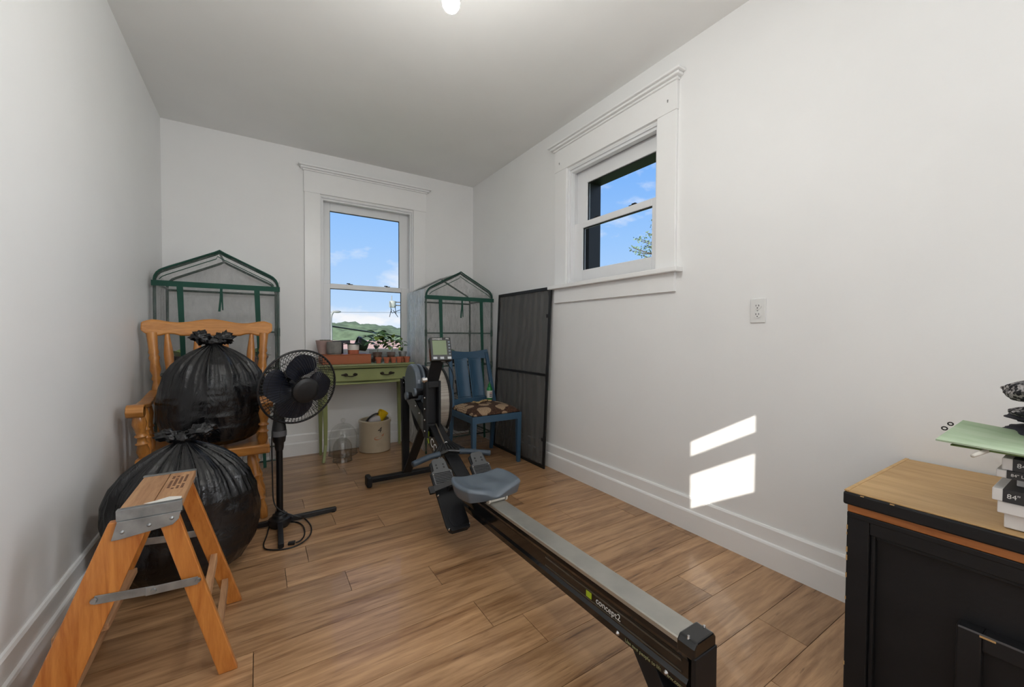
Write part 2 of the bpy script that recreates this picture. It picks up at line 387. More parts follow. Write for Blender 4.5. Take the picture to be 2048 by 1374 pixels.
# window behind the camera, blind drawn most of the way: lets the sun patch in
t3 = thing('window_3', (-.25, YF, W3[2]), kind='structure')
def fb(nm, boxes, m, par):
    mb = MB()
    for (a, b, c, d_, e_, f_) in boxes: mb.box((a, YF-d_, e_), (b, YF-c, f_))
    return part(nm, mb, m, par)
gx0, gx1 = -.445, -.088
s3 = fb('sash', [(-.58, gx0, .0, .03, 1.45, 2.03), (gx1, .12, .0, .03, 1.45, 2.03), (gx0, gx1, 0, .03, 1.45, 1.620), (gx0, gx1, 0, .03, 1.823, 1.909)], VINYL, t3)
fb('pane', [(gx0, gx1, .012, .016, 1.620, 1.823)], PANE, s3); fb('pane', [(gx0, gx1, .012, .016, 1.909, 2.03)], PANE, s3)
fb('blind', [(-.58, .12, -.006, .004, 1.991, 2.2)], mat('blind_cloth', (228, 226, 218), .8), t3)
for k in ((-.604, -.58, 1.4, 2.3), (.12, .22, 1.4, 2.3), (-.58, .12, 2.2, 2.3), (-.58, .12, 1.35, 1.45)): fb('casing', [(k[0], k[1], -.018, 0, k[2], k[3])], TRIM, t3)
t4 = thing('added_fill_window', (XR, -.58, W4[2]), kind='structure')  # unseen window, added to hold the fill lamp
a0, a1, c0, c1 = W4; cm = (c0+c1)/2
def rb(nm, boxes, m, par):
    mb = MB()
    for (a, b_, c, d_, e_, f_) in boxes: mb.box((XR+c, a, e_), (XR+d_, b_, f_))
    return part(nm, mb, m, par)
s4 = rb('sash', [(a0, a0+.03, 0, .03, c0, c1), (a1-.03, a1, 0, .03, c0, c1), (a0+.03, a1-.03, 0, .03, c0, c0+.04), (a0+.03, a1-.03, 0, .03, c1-.04, c1), (a0+.03, a1-.03, 0, .03, cm-.02, cm+.02)], VINYL, t4)
rb('pane', [(a0+.03, a1-.03, .012, .016, c0+.04, cm-.02)], PANE, s4); rb('pane', [(a0+.03, a1-.03, .012, .016, cm+.02, c1-.04)], PANE, s4)
for k in ((a0-.1, a0, c0, c1+.1), (a1, a1+.1, c0, c1+.1), (a0, a1, c1, c1+.1), (a0-.1, a1+.1, c0-.1, c0)): rb('casing', [(k[0], k[1], -.018, 0, k[2], k[3])], TRIM, t4)

# bare bulb on the ceiling
BZ = 2.22; bp_ = ray_at(902, 7, 2, BZ); bx_, by_ = bp_.x, bp_.y
bl = thing('ceiling_light', (bx_, by_, ZC), 'bare glowing light bulb hanging from the ceiling', 'light')
part('ceiling_rose', MB().turn((bx_, by_, ZC), (bx_, by_, ZC-.03), [(0, .055), (.6, .05), (1, .02)], 24), mat('white_plastic', (235, 235, 232), .4), bl, 40)
part('pendant_cord', MB().cyl((bx_, by_, ZC-.02), (bx_, by_, BZ+.12), .0035, n=8), mat('white_plastic', (235, 235, 232), .4), bl, 60)
part('lampholder', MB().turn((bx_, by_, BZ+.125), (bx_, by_, BZ+.062), [(0, .006), (.2, .014), (1, .016)], 18), mat('white_plastic', (235, 235, 232), .4), bl, 40)
part('bulb', MB().turn((bx_, by_, BZ+.066), (bx_, by_, BZ-.030), [(0, .012), (.2, .015), (.45, .025), (.65, .030), (.78, .0285), (.9, .0205), (.97, .010), (1, .002)], 24), emit('bulb_glow', (1, .985, .95, 1), BULB_W), bl, 180)

# duplex outlet on the right wall
ot = thing('wall_outlet', (XR, .976, 1.13), 'white duplex electrical outlet on the right wall', 'outlet')
PLA = mat('outlet_plastic', (232, 232, 230), .3, var=0)
part('cover_plate', MB().box((XR-.006, .941, 1.130), (XR, 1.011, 1.245)), PLA, ot, bevel=.003)
for zc in (1.2075, 1.1675):
    out = [(.0165*math.cos(a)*(1 if abs(math.cos(a)) < .9 else 1), .0145*math.sin(a)) for a in [2*PI*k/24 for k in range(24)]]
    rc = part('receptacle', MB().prism(out, (XR-.0085, .976, zc), (0, 1, 0), (0, 0, 1), (.004, 0, 0)), PLA, ot, bevel=.0006)
    mb = MB()
    for dy in (-.0062, .0062): mb.box((XR-.009, .976+dy-.0012, zc+.000), (XR-.0075, .976+dy+.0012, zc+.008))
    mb.cyl((XR-.009, .976, zc-.007), (XR-.0075, .976, zc-.007), .0026, n=10)
    part('slot', mb, BLACK, rc)
part('screw', MB().cyl((XR-.0075, .976, 1.1875), (XR-.005, .976, 1.1875), .003, n=10), mat('steel', (170, 170, 170), .35, 1), ot)
# ------------------------------------------------------------------ golden oak armchair
OAK = wood('golden_oak', (206, 142, 72), (168, 104, 44), axis=0, rough=.28, scale=2.2, stretch=9, coat=.3)
OAKV = wood('golden_oak_upright', (204, 140, 70), (164, 100, 42), axis=2, rough=.28, scale=2.2, stretch=9, coat=.3)
ch = thing('armchair', (-.24, 2.9, 0), 'golden oak armchair with turned spindles and scrolled arms, holding a bag', 'chair')
def seat_fn(u, v):
    x = -.525+.578*u; y = 2.67+.47*v
    dip = .016*math.sin(PI*u)*math.sin(PI*min(1, v*1.1))
    return (x+.03*(u-.5)*(-v), y, .435-dip)
part('seat', MB().slab(seat_fn, 14, 10, (0, 0, -.052)).flip(), OAK, ch, 40, .008)
# crest rail, bent back a little, scalloped lower edge
def crest(u, top):
    x = -.585+.667*u
    if top: z = 1.148+.012*math.cos((u-.5)*4*PI)*(1 if .1 < u < .9 else .6)-(.02*max(0, .07-u)/.07+.02*max(0, u-.93)/.07)**1
    else:
        z = 1.052
        for c, w in ((.2, .07), (.80, .07)):
            z += .012*max(0, 1-((u-c)/w)**2)
        z += .035*(max(0, .07-u)/.07)**1.5+.035*(max(0, u-.93)/.07)**1.5
    return x, z
mb = MB(); N = 44; lv = []
for i in range(N+1):
    u = i/N; (x, zt), (_, zb) = crest(u, 1), crest(u, 0); yb = 3.165+.03*math.sin(PI*u)
    for (yy, z) in ((yb-.016, zb), (yb+.012, zb), (yb+.03, zt), (yb+.002, zt)): mb.v.append(V((x, yy, z)))
for i in range(N):
    for k in range(4): mb.f.append((i*4+k, i*4+(k+1) % 4, i*4+4+(k+1) % 4, i*4+4+k))
mb.f.append((3, 2, 1, 0)); mb.f.append((N*4, N*4+1, N*4+2, N*4+3)); mb.flip()
part('crest_rail', mb, OAK, ch, 45, .009)
POST = [(0, .014), (.06, .017), (.12, .021), (.2, .017), (.24, .024), (.27, .017), (.30, .019), (.42, .030), (.50, .026), (.56, .017), (.58, .024), (.61, .017), (.66, .027), (.74, .021), (.77, .027), (.80, .02), (.82, .026), (.85, .022), (1, .027)]
for sx in (-1, 1):
    part('back_post', MB().turn((-.24+sx*.235, 3.07, .42), (-.252+sx*.285, 3.172, 1.07), POST, 18), OAKV, ch, 60)
SPI = [(0, .009), (.3, .012), (.5, .017), (.8, .024), (.9, .018), (1, .011)]
for k in range(4):
    u = -.18+.12*k
    part('spindle', MB().turn((-.24+u, 3.09, .42), (-.252+u*1.2, 3.182, 1.07), SPI, 12), OAKV, ch, 60)
ARM = [(0, .013), (.08, .02), (.2, .027), (.33, .02), (.36, .028), (.39, .019), (.48, .017), (.52, .027), (.56, .018), (.62, .02), (.78, .03), (.9, .024), (1, .016)]
for sx in (-1, 1):
    cx = -.24+sx*.275
    # arm: flat board ending in a scroll that rolls over the front
    mb = MB(); pts = []
    path = [(3.10, .735), (3.0, .722), (2.9, .703), (2.8, .699), (2.72, .708), (2.675, .712), (2.64, .702), (2.628, .678), (2.64, .655), (2.66, .648)]
    wds = [.022, .024, .027, .030, .033, .034, .034, .034, .034, .033]
    up = []
    for i, (y, z) in enumerate(path):
        a = V((0, *path[max(0, i-1)])); b_ = V((0, *path[min(len(path)-1, i+1)])); d = (b_-a).normalized(); nrm = V((0, -d.z, d.y))
        if nrm.z < 0 and i < 6: nrm = -nrm
        if i >= 6: nrm = V((0, d.z, -d.y))
        th = .022
        for wx, s_ in ((-1, 0), (1, 0), (1, -1), (-1, -1)): mb.v.append(V((cx+wx*wds[i], y, z))+nrm*th*s_)
    for i in range(len(path)-1):
        for k in range(4): mb.f.append((i*4+k, i*4+(k+1) % 4, i*4+4+(k+1) % 4, i*4+4+k))
    mb.f.append((3, 2, 1, 0)); q = (len(path)-1)*4; mb.f.append((q, q+1, q+2, q+3))
    mb.cyl((cx-.034, 2.664, .682), (cx+.034, 2.664, .682), .032, n=22)
    part('arm', mb, OAK, ch, 50, .004)
    part('arm_post', MB().turn((cx-sx*.02, 2.715, .42), (cx-sx*.004, 2.685, .668), ARM, 18), OAKV, ch, 60)
    for yy in (2.80, 2.9): part('arm_spindle', MB().turn((cx-sx*.02, yy, .42), (cx-sx*.002, yy+.01, .69), [(t, r*.72) for t, r in ARM], 14), OAKV, ch, 60)
LEG = [(0, .012), (.1, .022), (.22, .027), (.34, .022), (.37, .03), (.41, .019), (.52, .02), (.62, .029), (.68, .02), (.71, .028), (.75, .02), (.86, .026), (.97, .021), (1, .018)]
for sx in (-1, 1):
    part('leg', MB().turn((-.24+sx*.195, 2.76, .385), (-.24+sx*.262, 2.712, 0), LEG, 18), OAKV, ch, 60)
    part('leg', MB().turn((-.24+sx*.195, 3.04, .385), (-.24+sx*.255, 3.12, 0), LEG, 18), OAKV, ch, 60)
part('stretcher', MB().turn((-.24-.23, 2.735, .19), (-.24+.23, 2.735, .19), [(0, .01), (.3, .014), (.5, .02), (.7, .014), (1, .01)], 12), OAK, ch, 60)

# ------------------------------------------------------------------ black rubbish bags
def bag_mat():
    t = NT('black_poly_bag'); b = t.bsdf((.004, .004, .005, 1), .2); b.inputs['Specular IOR Level'].default_value = .55
    v = t.coord((1, 1, .55)); h1 = t.noise(v, 16, 6, .62, 1.4); h2 = t.noise(t.coord((1, 1, 1)), 5, 3, .5, .6)
    ad = t.n('ShaderNodeMath', operation='MULTIPLY_ADD'); ad.inputs[1].default_value = 1.6; t.l(h2, ad.inputs[0]); t.l(h1, ad.inputs[2])
    t.bump(ad.outputs[0], b, .38, .02); return t.done(b.outputs[0])
BAG = bag_mat()
def bag(name, c, rx, ry, h, seed, label, knot=(0, 0), lean=(0, 0), sag=.0, flat=.12):
    """c = bottom centre; body gathers into a tied neck at the top"""
    rnd = random.Random(seed); t = thing(name, c, label, 'rubbish bag'); C = V(c)
    ks = [(rnd.uniform(9, 15), rnd.uniform(0, 6.28), 1.0), (rnd.uniform(19, 27), rnd.uniform(0, 6.28), .6), (rnd.uniform(38, 50), rnd.uniform(0, 6.28), .35)]
    ks = [(round(k), p, a) for k, p, a in ks]
    prof = [(0, .25), (.015, .60), (.06, .80), (.16, .93), (.30, .995), (.45, 1.0), (.58, .965), (.70, .87), (.79, .73), (.86, .55), (.91, .38), (.945, .24), (.97, .14), (.985, .095), (1.0, .075)]
    def pr(v):
        for (a, r0), (b, r1) in zip(prof, prof[1:]):
            if v <= b:
                s = (v-a)/(b-a); return r0+(r1-r0)*s
        return prof[-1][1]
    def fn(u, v):
        a = 2*PI*u; v2 = v; r = pr(v2)
        pl = 0
        for k, p, am in ks:
            w = 1-abs(math.sin((k*a+p)/2+1.2*math.sin(2*a+p)))**.6
            pl += am*(w-.3)
        amp = .012+.22*max(0, (v2-.50)/.5)**1.3*(1-max(0, (v2-.93)/.07))+.02*max(0, .2-v2)/.2
        wob = noise.noise(V((math.cos(a)*1.5, math.sin(a)*1.5, v2*2.5+seed)))*.09*(1-v2*.6)
        # horizontal creases low down
        cre = .018*abs(noise.noise(V((math.cos(a)*1.3, math.sin(a)*1.3, v2*16+seed*3))))*max(0, 1-abs(v2-.33)/.33)
        cr2 = .02*noise.noise(V((math.cos(a)*5, math.sin(a)*5, v2*9+seed)))
        rr = r*(1+wob-cre+cr2)+amp*pl*r*1.0
        z = h*v2
        kx, ky = knot[0]*max(0, (v2-.5)/.5)**1.5, knot[1]*max(0, (v2-.5)/.5)**1.5
        sagx = sag*math.sin(PI*min(1, v2*1.4))
        return C+V((rx*rr*math.cos(a)+kx+lean[0]*v2, ry*rr*math.sin(a)+ky+lean[1]*v2-sagx, z+.012*cr2*10*(1-v2)*min(1, v2*8)))
    mb = MB().grid(fn, 300, 110, cu=True); n = 300
    mb.f.append(tuple(range(n))[::-1]); mb.f.append(tuple(len(mb.v)-n+k for k in range(n)))
    part('body', mb, BAG, t, 180)
    top = C+V((knot[0]+lean[0], knot[1]+lean[1], h))
    # knot: crumpled lump and two flared ears
    def lump(u, v):
        a = 2*PI*u; b_ = PI*v*.99+.01; d = V((math.cos(a)*math.sin(b_), math.sin(a)*math.sin(b_), -math.cos(b_)))
        return top+V((d.x*.042, d.y*.036, d.z*.028))*(1+.35*noise.noise(d*3+V((seed, 0, 0))))
    part('knot', MB().grid(lump, 26, 16, cu=True), BAG, t, 180)
    for s_ in (1, -1):
        ec = top+V((s_*rnd.uniform(.045, .06), rnd.uniform(-.02, .01), rnd.uniform(.012, .03))); er = (rnd.uniform(.045, .06), .034, rnd.uniform(.026, .036)); tilt = rnd.uniform(.1, .5)*s_
        def ear(u, v):
            a = 2*PI*u; b_ = PI*v*.99+.01; d = V((math.cos(a)*math.sin(b_), math.sin(a)*math.sin(b_), -math.cos(b_)))
            k = 1+.55*noise.noise(d*2.4+V((seed+s_, 0, 0)))+.35*noise.noise(d*6+V((0, seed, 0)))
            p = V((d.x*er[0], d.y*er[1], d.z*er[2]))*k
            return ec+V((p.x*math.cos(tilt)-p.z*math.sin(tilt), p.y, p.x*math.sin(tilt)+p.z*math.cos(tilt)))
        part('tied_end', MB().grid(ear, 36, 22, cu=True), BAG, t, 180)
    return t
bag('rubbish_bag', (-.215, 2.86, .436), .262, .20, .585, 3, 'full black rubbish bag tied at the top, sitting on the oak armchair', knot=(.0, .0))
bag('rubbish_bag', (-.285, 2.29, 0.001), .275, .235, .60, 8, 'full black rubbish bag standing on the floor behind the step stool', knot=(.0, .0))

# ------------------------------------------------------------------ wooden step stool
PINE = wood('amber_pine', (200, 130, 60), (158, 86, 28), axis=2, rough=.35, scale=1.6, stretch=10, coat=.25)
PALE = wood('pale_tread', (190, 148, 108), (150, 104, 70), axis=1, rough=.6, scale=2.0, stretch=12)
GALV = mat('galvanised_steel', (150, 153, 154), .42, .85, var=.25, vs=22)
st = thing('step_stool', (-.3, 1.7, 0), 'small amber wooden folding step stool with galvanised steel brackets', 'stool')
TOPZ = .572
for k, (x0, x1) in enumerate(((-.336, -.266), (-.264, -.196))):
    part('top_board', MB().box((x0, 1.522, TOPZ-.024), (x1, 1.842, TOPZ)), PALE, st, bevel=.003)
for ys, s_ in ((1.52, -1), (1.844, 1)):
    mb = MB()
    y0, y1 = (ys-.004, ys) if s_ < 0 else (ys, ys+.004)
    mb.box((-.338, y0, TOPZ-.028), (-.194, y1, TOPZ+.002))
    mb.box((-.338, min(ys, ys-s_*.016), TOPZ), (-.194, max(ys, ys-s_*.016), TOPZ+.0022))
    out = [(-.335, TOPZ-.028), (-.197, TOPZ-.028), (-.202, TOPZ-.05), (-.216, TOPZ-.064), (-.33, TOPZ-.078), (-.348, TOPZ-.078)]
    mb.prism(out, (0, ys+(s_*.002), 0), (1, 0, 0), (0, 0, 1), (0, s_*.006, 0))
    br = part('side_bracket', mb, GALV, st, bevel=.001)
    for xx, zz in ((-.325, TOPZ-.058), (-.268, TOPZ-.052), (-.218, TOPZ-.044)):
        part('rivet', MB().turn((xx, ys+s_*.007, zz), (xx, ys+s_*.013, zz), [(0, .006), (.5, .005), (1, .001)], 10), GALV, br, 60)
def stile(p0, p1, w, h, nm='leg'):
    """p0 top, p1 foot on the floor (cut level)"""
    p0, p1 = V(p0), V(p1); d = (p1-p0); hx = h/2*d.length/abs(d.z)
    mb = MB(); mb.add([p0+V((-hx, -w/2, 0)), p0+V((hx, -w/2, 0)), p0+V((hx, w/2, 0)), p0+V((-hx, w/2, 0)), p1+V((-hx, -w/2, 0)), p1+V((hx, -w/2, 0)), p1+V((hx, w/2, 0)), p1+V((-hx, w/2, 0))],
                      [(0, 1, 2, 3), (4, 7, 6, 5), (0, 4, 5, 1), (1, 5, 6, 2), (2, 6, 7, 3), (3, 7, 4, 0)])
    return part(nm, mb, PINE, st, bevel=.003)
stile((-.308, 1.533, TOPZ-.03), (-.512, 1.535, 0), .022, .088); stile((-.308, 1.832, TOPZ-.03), (-.512, 1.90, 0), .022, .088)
stile((-.232, 1.537, TOPZ-.03), (-.088, 1.535, 0), .022, .048); stile((-.232, 1.828, TOPZ-.03), (-.088, 1.92, 0), .022, .048)
# treads between the front stiles, rungs between the rear ones
for z, x in ((.25, -.415), ):
    part('tread', MB().box((x-.06, 1.546, z-.02), (x+.052, 1.868, z)), PALE, st, bevel=.003)
for z in (.085,):
    part('tread', MB().box((-.515, 1.547, z), (-.425, 1.88, z+.02)), PALE, st, bevel=.003)
for z, x in ((.215, -.148), (.10, -.116)):
    part('rung', MB().bar((x, 1.547, z), (x, 1.875+.012, z), .02, .036), PALE, st, bevel=.002)
for ys, s_, za, zb, xa, xb in ((1.520, -1, .338, .322, -.385, -.160), (1.868, 1, .338, .322, -.385, -.160)):
    a, b_, md = V((xa, ys, za)), V((xb, ys, zb)), lerp((xa, ys, za), (xb, ys, zb), .55)+V((0, 0, -.004))
    sp = part('spreader', MB().bar(a, md, .003, .024, (0, 0, 1)).bar(lerp(a, md, .86)+V((0, s_*.004, 0)), b_+V((0, s_*.004, 0)), .003, .024, (0, 0, 1)), GALV, st, bevel=.001)
    for q in (a, lerp(md, b_, .0), b_): part('rivet', MB().cyl(q+V((0, s_*.003, 0)), q+V((0, s_*.009, 0)), .008, .006, 12), GALV, sp, 50)
INK = mat('brown_ink', (92, 58, 40), .8)
mb = MB()
for i in range(4):
    for j in range(9):
        if (i*7+j*5) % 6 != 0: mb.box((-.252+.012*i, 1.65+.016*j, TOPZ), (-.252+.012*i+.007, 1.65+.016*j+.011, TOPZ+.0005))
part('printed_stamp', mb, INK, st)
part('paint_spill', MB().prism([(-.262, 1.535), (-.2, 1.535), (-.2, 1.56), (-.232, 1.575), (-.262, 1.556), (-.285, 1.548)], (0, 0, TOPZ), (1, 0, 0), (0, 1, 0), (0, 0, .0008)), mat('white_paint', (225, 222, 215), .6), st)
# ------------------------------------------------------------------ pedestal fan
BLK = mat('black_plastic', (20, 20, 22), .42, var=.1)
BLKM = mat('black_metal', (16, 16, 18), .35, .3, var=.1)
GREYP = mat('grey_collar', (92, 92, 94), .45)
NAVY = mat('navy_blade', (20, 24, 38), .3, var=.05)
fx, fy = .094, 2.545
fan = thing('pedestal_fan', (fx, fy, 0), 'black pedestal fan with wire guard standing beside the oak armchair', 'fan')
fdirs = []
for (px, py, z) in ((672, 1012, .03), (486, 1052, .03), (562, 1090, .02)):
    q = ray_at(px, py, 2, z); fdirs.append((V((q.x-fx, q.y-fy, 0))))
f4 = -(fdirs[2]).normalized()*.26
for d in fdirs+[f4]:
    e_ = V((fx, fy, 0))+d
    part('foot', MB().bar(V((fx, fy, .028))+d*.08, e_+V((0, 0, .016)), .026, .03, (0, 0, 1), .026, .022), BLK, fan, bevel=.003)
    part('foot_pad', MB().cyl(e_-d*.05, e_-d*.05+V((0, 0, .008)), .012, n=10), BLK, fan)
part('base_hub', MB().turn((fx, fy, .002), (fx, fy, .085), [(0, .045), (.3, .058), (.55, .055), (.62, .04), (.8, .036), (.84, .026), (1, .022)], 24), BLK, fan, 40)
part('pole', MB().cyl((fx, fy, .06), (fx, fy, .46), .0165, n=18), BLKM, fan, 60)
part('inner_pole', MB().cyl((fx, fy, .44), (fx, fy, .6), .012, n=16), BLKM, fan, 60)
part('height_collar', MB().turn((fx, fy, .425), (fx, fy, .505), [(0, .019), (.2, .022), (.5, .023), (.6, .03), (1, .034)], 20), BLK, fan, 40)
part('collar_ring', MB().cyl((fx, fy, .505), (fx, fy, .535), .037, n=24), GREYP, fan, 60)
part('neck', MB().turn((fx, fy, .53), (fx, fy, .68), [(0, .036), (.15, .034), (.4, .028), (.8, .026), (1, .02)], 20), BLK, fan, 60)
fn_ = V((.344, -.92, -.176)).normalized(); fc = V((.183, 2.405, .785)); fu = V((0, 0, 1)).cross(fn_).normalized(); fv = fn_.cross(fu)
def fp(a, r, k): return fc+fu*r*math.cos(a)+fv*r*math.sin(a)+fn_*k
part('motor_housing', MB().turn(fc-fn_*.07, fc-fn_*.19, [(0, .05), (.2, .058), (.7, .052), (.9, .036), (1, .015)], 24), BLK, fan, 60)
part('neck_joint', MB().bar((fx, fy, .64), fc-fn_*.12+V((0, 0, -.03)), .035, .05), BLK, fan, bevel=.006)
R_ = .198
mb = MB()
for sgn, dep in ((1, .075), (-1, .07)):
    NW = 66
    for k in range(NW):
        a = 2*PI*k/NW; tw = .35
        pts = []
        for t in (0, .2, .45, .7, .9, 1):
            r = .052+(R_-.052)*t; dk = sgn*dep*(1-(t**2.6)) + sgn*.004
            pts.append(fp(a+tw*t*sgn, r, dk))
        mb.tube(pts, .0014, 3)
    for t in (.5, .82):
        r = .052+(R_-.052)*t
        mb.tube([fp(2*PI*i/48, r, sgn*dep*(1-t**2.6)+sgn*.004) for i in range(48)], .0012, 3, True)
part('wire_guard', mb, BLKM, fan, kind='stuff')
part('guard_rim', MB().tube([fp(2*PI*i/64, R_, 0) for i in range(64)], .0055, 8, True), BLK, fan, 180)
part('hub_cap', MB().turn(fc+fn_*.062, fc+fn_*.086, [(0, .068), (.6, .068), (.85, .062), (1, .045)], 28), BLK, fan, 40)
part('blade_hub', MB().turn(fc-fn_*.05, fc+fn_*.03, [(0, .036), (.7, .036), (1, .022)], 20), NAVY, fan, 40)
for k in range(4):
    a0 = math.radians(100+90*k)
    def bl_(u, v):
        r = .03+.145*u; wdt = .32+.50*math.sin(PI*min(1, u*.62+.12)); sweep = -.35*u
        a = a0+sweep+(v-.5)*2*wdt*(1-.35*u**4)
        return fp(a, r*(1-.09*u*(2*v-1)**4), .022*(2*v-1)*(1-.4*u)-.01)
    part('blade', MB().slab(bl_, 10, 10, fn_*-.002), NAVY, fan, 60)
cord = [(fx-.02, fy-.012, .62), (fx-.035, fy-.02, .5), (fx-.034, fy-.02, .3), (fx-.03, fy-.02, .16), (fx-.005, fy-.045, .11), (fx+.05, fy-.06, .075), (fx+.10, fy-.07, .05)]
cpix = [(610, 1038), (622, 1052), (620, 1070), (600, 1088), (570, 1098), (535, 1099), (527, 1090), (534, 1070), (540, 1052), (556, 1046), (590, 1044), (606, 1052), (609, 1068), (602, 1080), (592, 1085)]
cord += [tuple(ray_at(px, py, 2, .006)) for px, py in cpix]
def smooth_path(pts, n=5):
    pts = [V(p) for p in pts]; out = []
    for i in range(len(pts)-1):
        p0, p1, p2, p3 = pts[max(0, i-1)], pts[i], pts[i+1], pts[min(len(pts)-1, i+2)]
        for k in range(n):
            t = k/n; out.append(.5*((2*p1)+(p2-p0)*t+(2*p0-5*p1+4*p2-p3)*t*t+(3*p1-p0-3*p2+p3)*t**3))
    return out+[pts[-1]]
cd = part('power_cord', MB().tube([V((p.x, p.y, max(p.z, .0045))) for p in smooth_path(cord)], .0036, 6), BLK, fan, 180)
q = ray_at(590, 1085, 2, .008); q2 = ray_at(576, 1087, 2, .008)
part('plug', MB().bar(q, q2, .026, .015, (0, 0, 1), .02, .012), BLK, cd, bevel=.003)

# ------------------------------------------------------------------ mini greenhouses
GREEN = mat('green_tube', (24, 62, 50), .35, .2, var=.1)
STRAP = mat('green_webbing', (18, 74, 60), .7, var=.15, bump=.2, bs=300)
CLEAR = film('clear_film', .05, strength=1.0, sc_=(5, 5, 2.2))
MILKY_LIT = film('creased_lit_film', .88, strength=.5, sc_=(9, 9, 1.5))  # creased side sheet; its window-lit white is put into the haze
def greenhouse(x0, x1, y0, y1, label, milky_lit_left, ze=1.49, za=1.632, group='mini greenhouses'):
    """gabled shelf tower: tube frame, wire shelves, clear cover with straps"""
    t = thing('mini_greenhouse', ((x0+x1)/2, (y0+y1)/2, 0), label, 'greenhouse', group)
    xm = (x0+x1)/2
    def gable(y, i=0):
        r = .085; sl = math.atan2(za-ze, xm-x0)
        pts = [(x0+i, y, .004), (x0+i, y, ze-r)]
        for k in range(5):
            a = k/4*(PI/2-sl); pts.append((x0+i+r-r*math.cos(a), y, ze-r+r*math.sin(a)*1.0))
        pts += [(xm-.03, y, za-.018-i), (xm, y, za-i), (xm+.03, y, za-.018-i)]
        for k in range(5):
            a = (4-k)/4*(PI/2-sl); pts.append((x1-i-r+r*math.cos(a), y, ze-r+r*math.sin(a)*1.0))
        return pts+[(x1-i, y, ze-r), (x1-i, y, .004)]
    for y in (y0, y1): part('gable_frame', MB().tube(gable(y), .009, 8), GREEN, t, 60)
    for (x, z) in ((x0, ze-.09), (x1, ze-.09), (xm, za-.004)): part('roof_tube', MB().cyl((x, y0, z), (x, y1, z), .008, n=8), GREEN, t, 60)
    for z in (ze-.1,):
        for y in (y0, y1): part('cross_tube', MB().cyl((x0, y, z), (x1, y, z), .0085, n=8), GREEN, t, 60)
    for z in (.12, .45, .78, 1.08):
        mb = MB()
        for y in (y0+.005, y1-.005): mb.cyl((x0, y, z), (x1, y, z), .007, n=6)
        for k in range(1, 12):
            x = x0+(x1-x0)*k/12; mb.cyl((x, y0, z+.004), (x, y1, z+.004), .0022, n=4)
        for x in (x0, x1): mb.cyl((x, y0, z), (x, y1, z), .007, n=6)
        sh = part('wire_shelf', mb, GREEN, t, 60)
        for x in (x0, x1):
            for y in (y0, y1): part('tube_joint', MB().cyl((x, y, z-.03), (x, y, z+.03), .0125, n=8), GREEN, sh, 60)
    g = .012
    def cover(fn, m, nu=60, nv=110): return part('cover_panel', MB().grid(fn, nu, nv), m, t, 180)
    def wr(p, k):
        q_ = V((p[0]+.35*p[2], p[1], p[2])); return k*(noise.noise(q_*7)+.45*abs(noise.noise(V((q_.x*34, q_.y*20, q_.z*7)))))
    def roofz(x):
        s_ = (xm-x0+g)-abs(x-xm); return min(ze-.085+math.sqrt(max(0, .0102-(max(0, .101-s_))**2)), 9)-.016+(za-ze+.01)*(max(0, s_-.03)/(xm-x0+g-.03))
    def front(u, v):
        x = x0-g+(x1-x0+2*g)*u; z = .03+(roofz(x)-.03)*v
        return (x, y0-g+wr((x, 0, z), .012)*(1 if .03 < u < .97 else 0), z)
    def left(u, v):
        y = y0-g+(y1-y0+2*g)*u; z = .03+(ze-.05)*v; return (x0-g-.004+wr((y, 5, z*.4), .022)*math.sin(PI*u), y, z)
    def right(u, v):
        y = y0-g+(y1-y0+2*g)*u; z = .03+(ze-.05)*v; return (x1+g+wr((y, 9, z*.4), .016)*math.sin(PI*u), y, z)
    def back(u, v):
        x = x0-g+(x1-x0+2*g)*u; z = .03+(roofz(x)-.03)*v; return (x, y1+g, z)
    def roof(u, v):
        x = x0-g+(x1-x0+2*g)*u; y = y0-g+(y1-y0+2*g)*v; return (x, y, roofz(x)+wr((x, y, 3), .006))
    cover(front, CLEAR); cover(left, MILKY_LIT if milky_lit_left else CLEAR); cover(right, CLEAR); cover(back, CLEAR); cover(roof, CLEAR)
    yf = y0-g-.012
    part('hem_trim', MB().tube([(p[0], yf+.008, p[2]+.012) for p in gable(y0)[1:-1]], .006, 6), STRAP, t, 60)
    part('hem_trim', MB().tube([(p[0]+(.012 if p[0] < xm else -.012), yf+.006, p[2]-.03) for p in gable(y0)[4:-4]], .003, 5), STRAP, t, 60)
    part('front_band', MB().box((x0-g, yf, ze-.112), (x1+g, yf+.004, ze-.076)), STRAP, t)
    for k, xx in ((0, x0+.19*(x1-x0)), (1, x0+.81*(x1-x0))):
        s_ = 1 if k else 1
        part('zip_strip', MB().prism([(xx-.017, ze-.11), (xx+.017, ze-.11), (xx+.03, .75), (xx+.05, .08), (xx+.03, .08), (xx+.006, .75)], (0, yf-.002, 0), (1, 0, 0), (0, 0, 1), (0, .003, 0)), STRAP, t)
    part('tie_strap', MB().prism([(xm+.0, ze-.11), (xm+.016, ze-.11), (xm+.010, ze-.17), (xm+.002, ze-.27), (xm-.012, ze-.27), (xm-.002, ze-.17)], (0, yf-.002, 0), (1, 0, 0), (0, 0, 1), (0, .003, 0)), STRAP, t)
    part('tie_strap', MB().prism([(xm+.004, ze-.13), (xm+.016, ze-.13), (xm+.019, ze-.26), (xm+.011, ze-.26)], (0, yf-.004, 0), (1, 0, 0), (0, 0, 1), (0, .002, 0)), STRAP, t)
    return t
greenhouse(-.57, .128, 3.465, 3.905, 'clear plastic mini greenhouse on green tubes behind the oak armchair', False)
greenhouse(1.252, 1.915, 3.39, 3.86, 'clear plastic mini greenhouse on green tubes behind the blue chair', True)

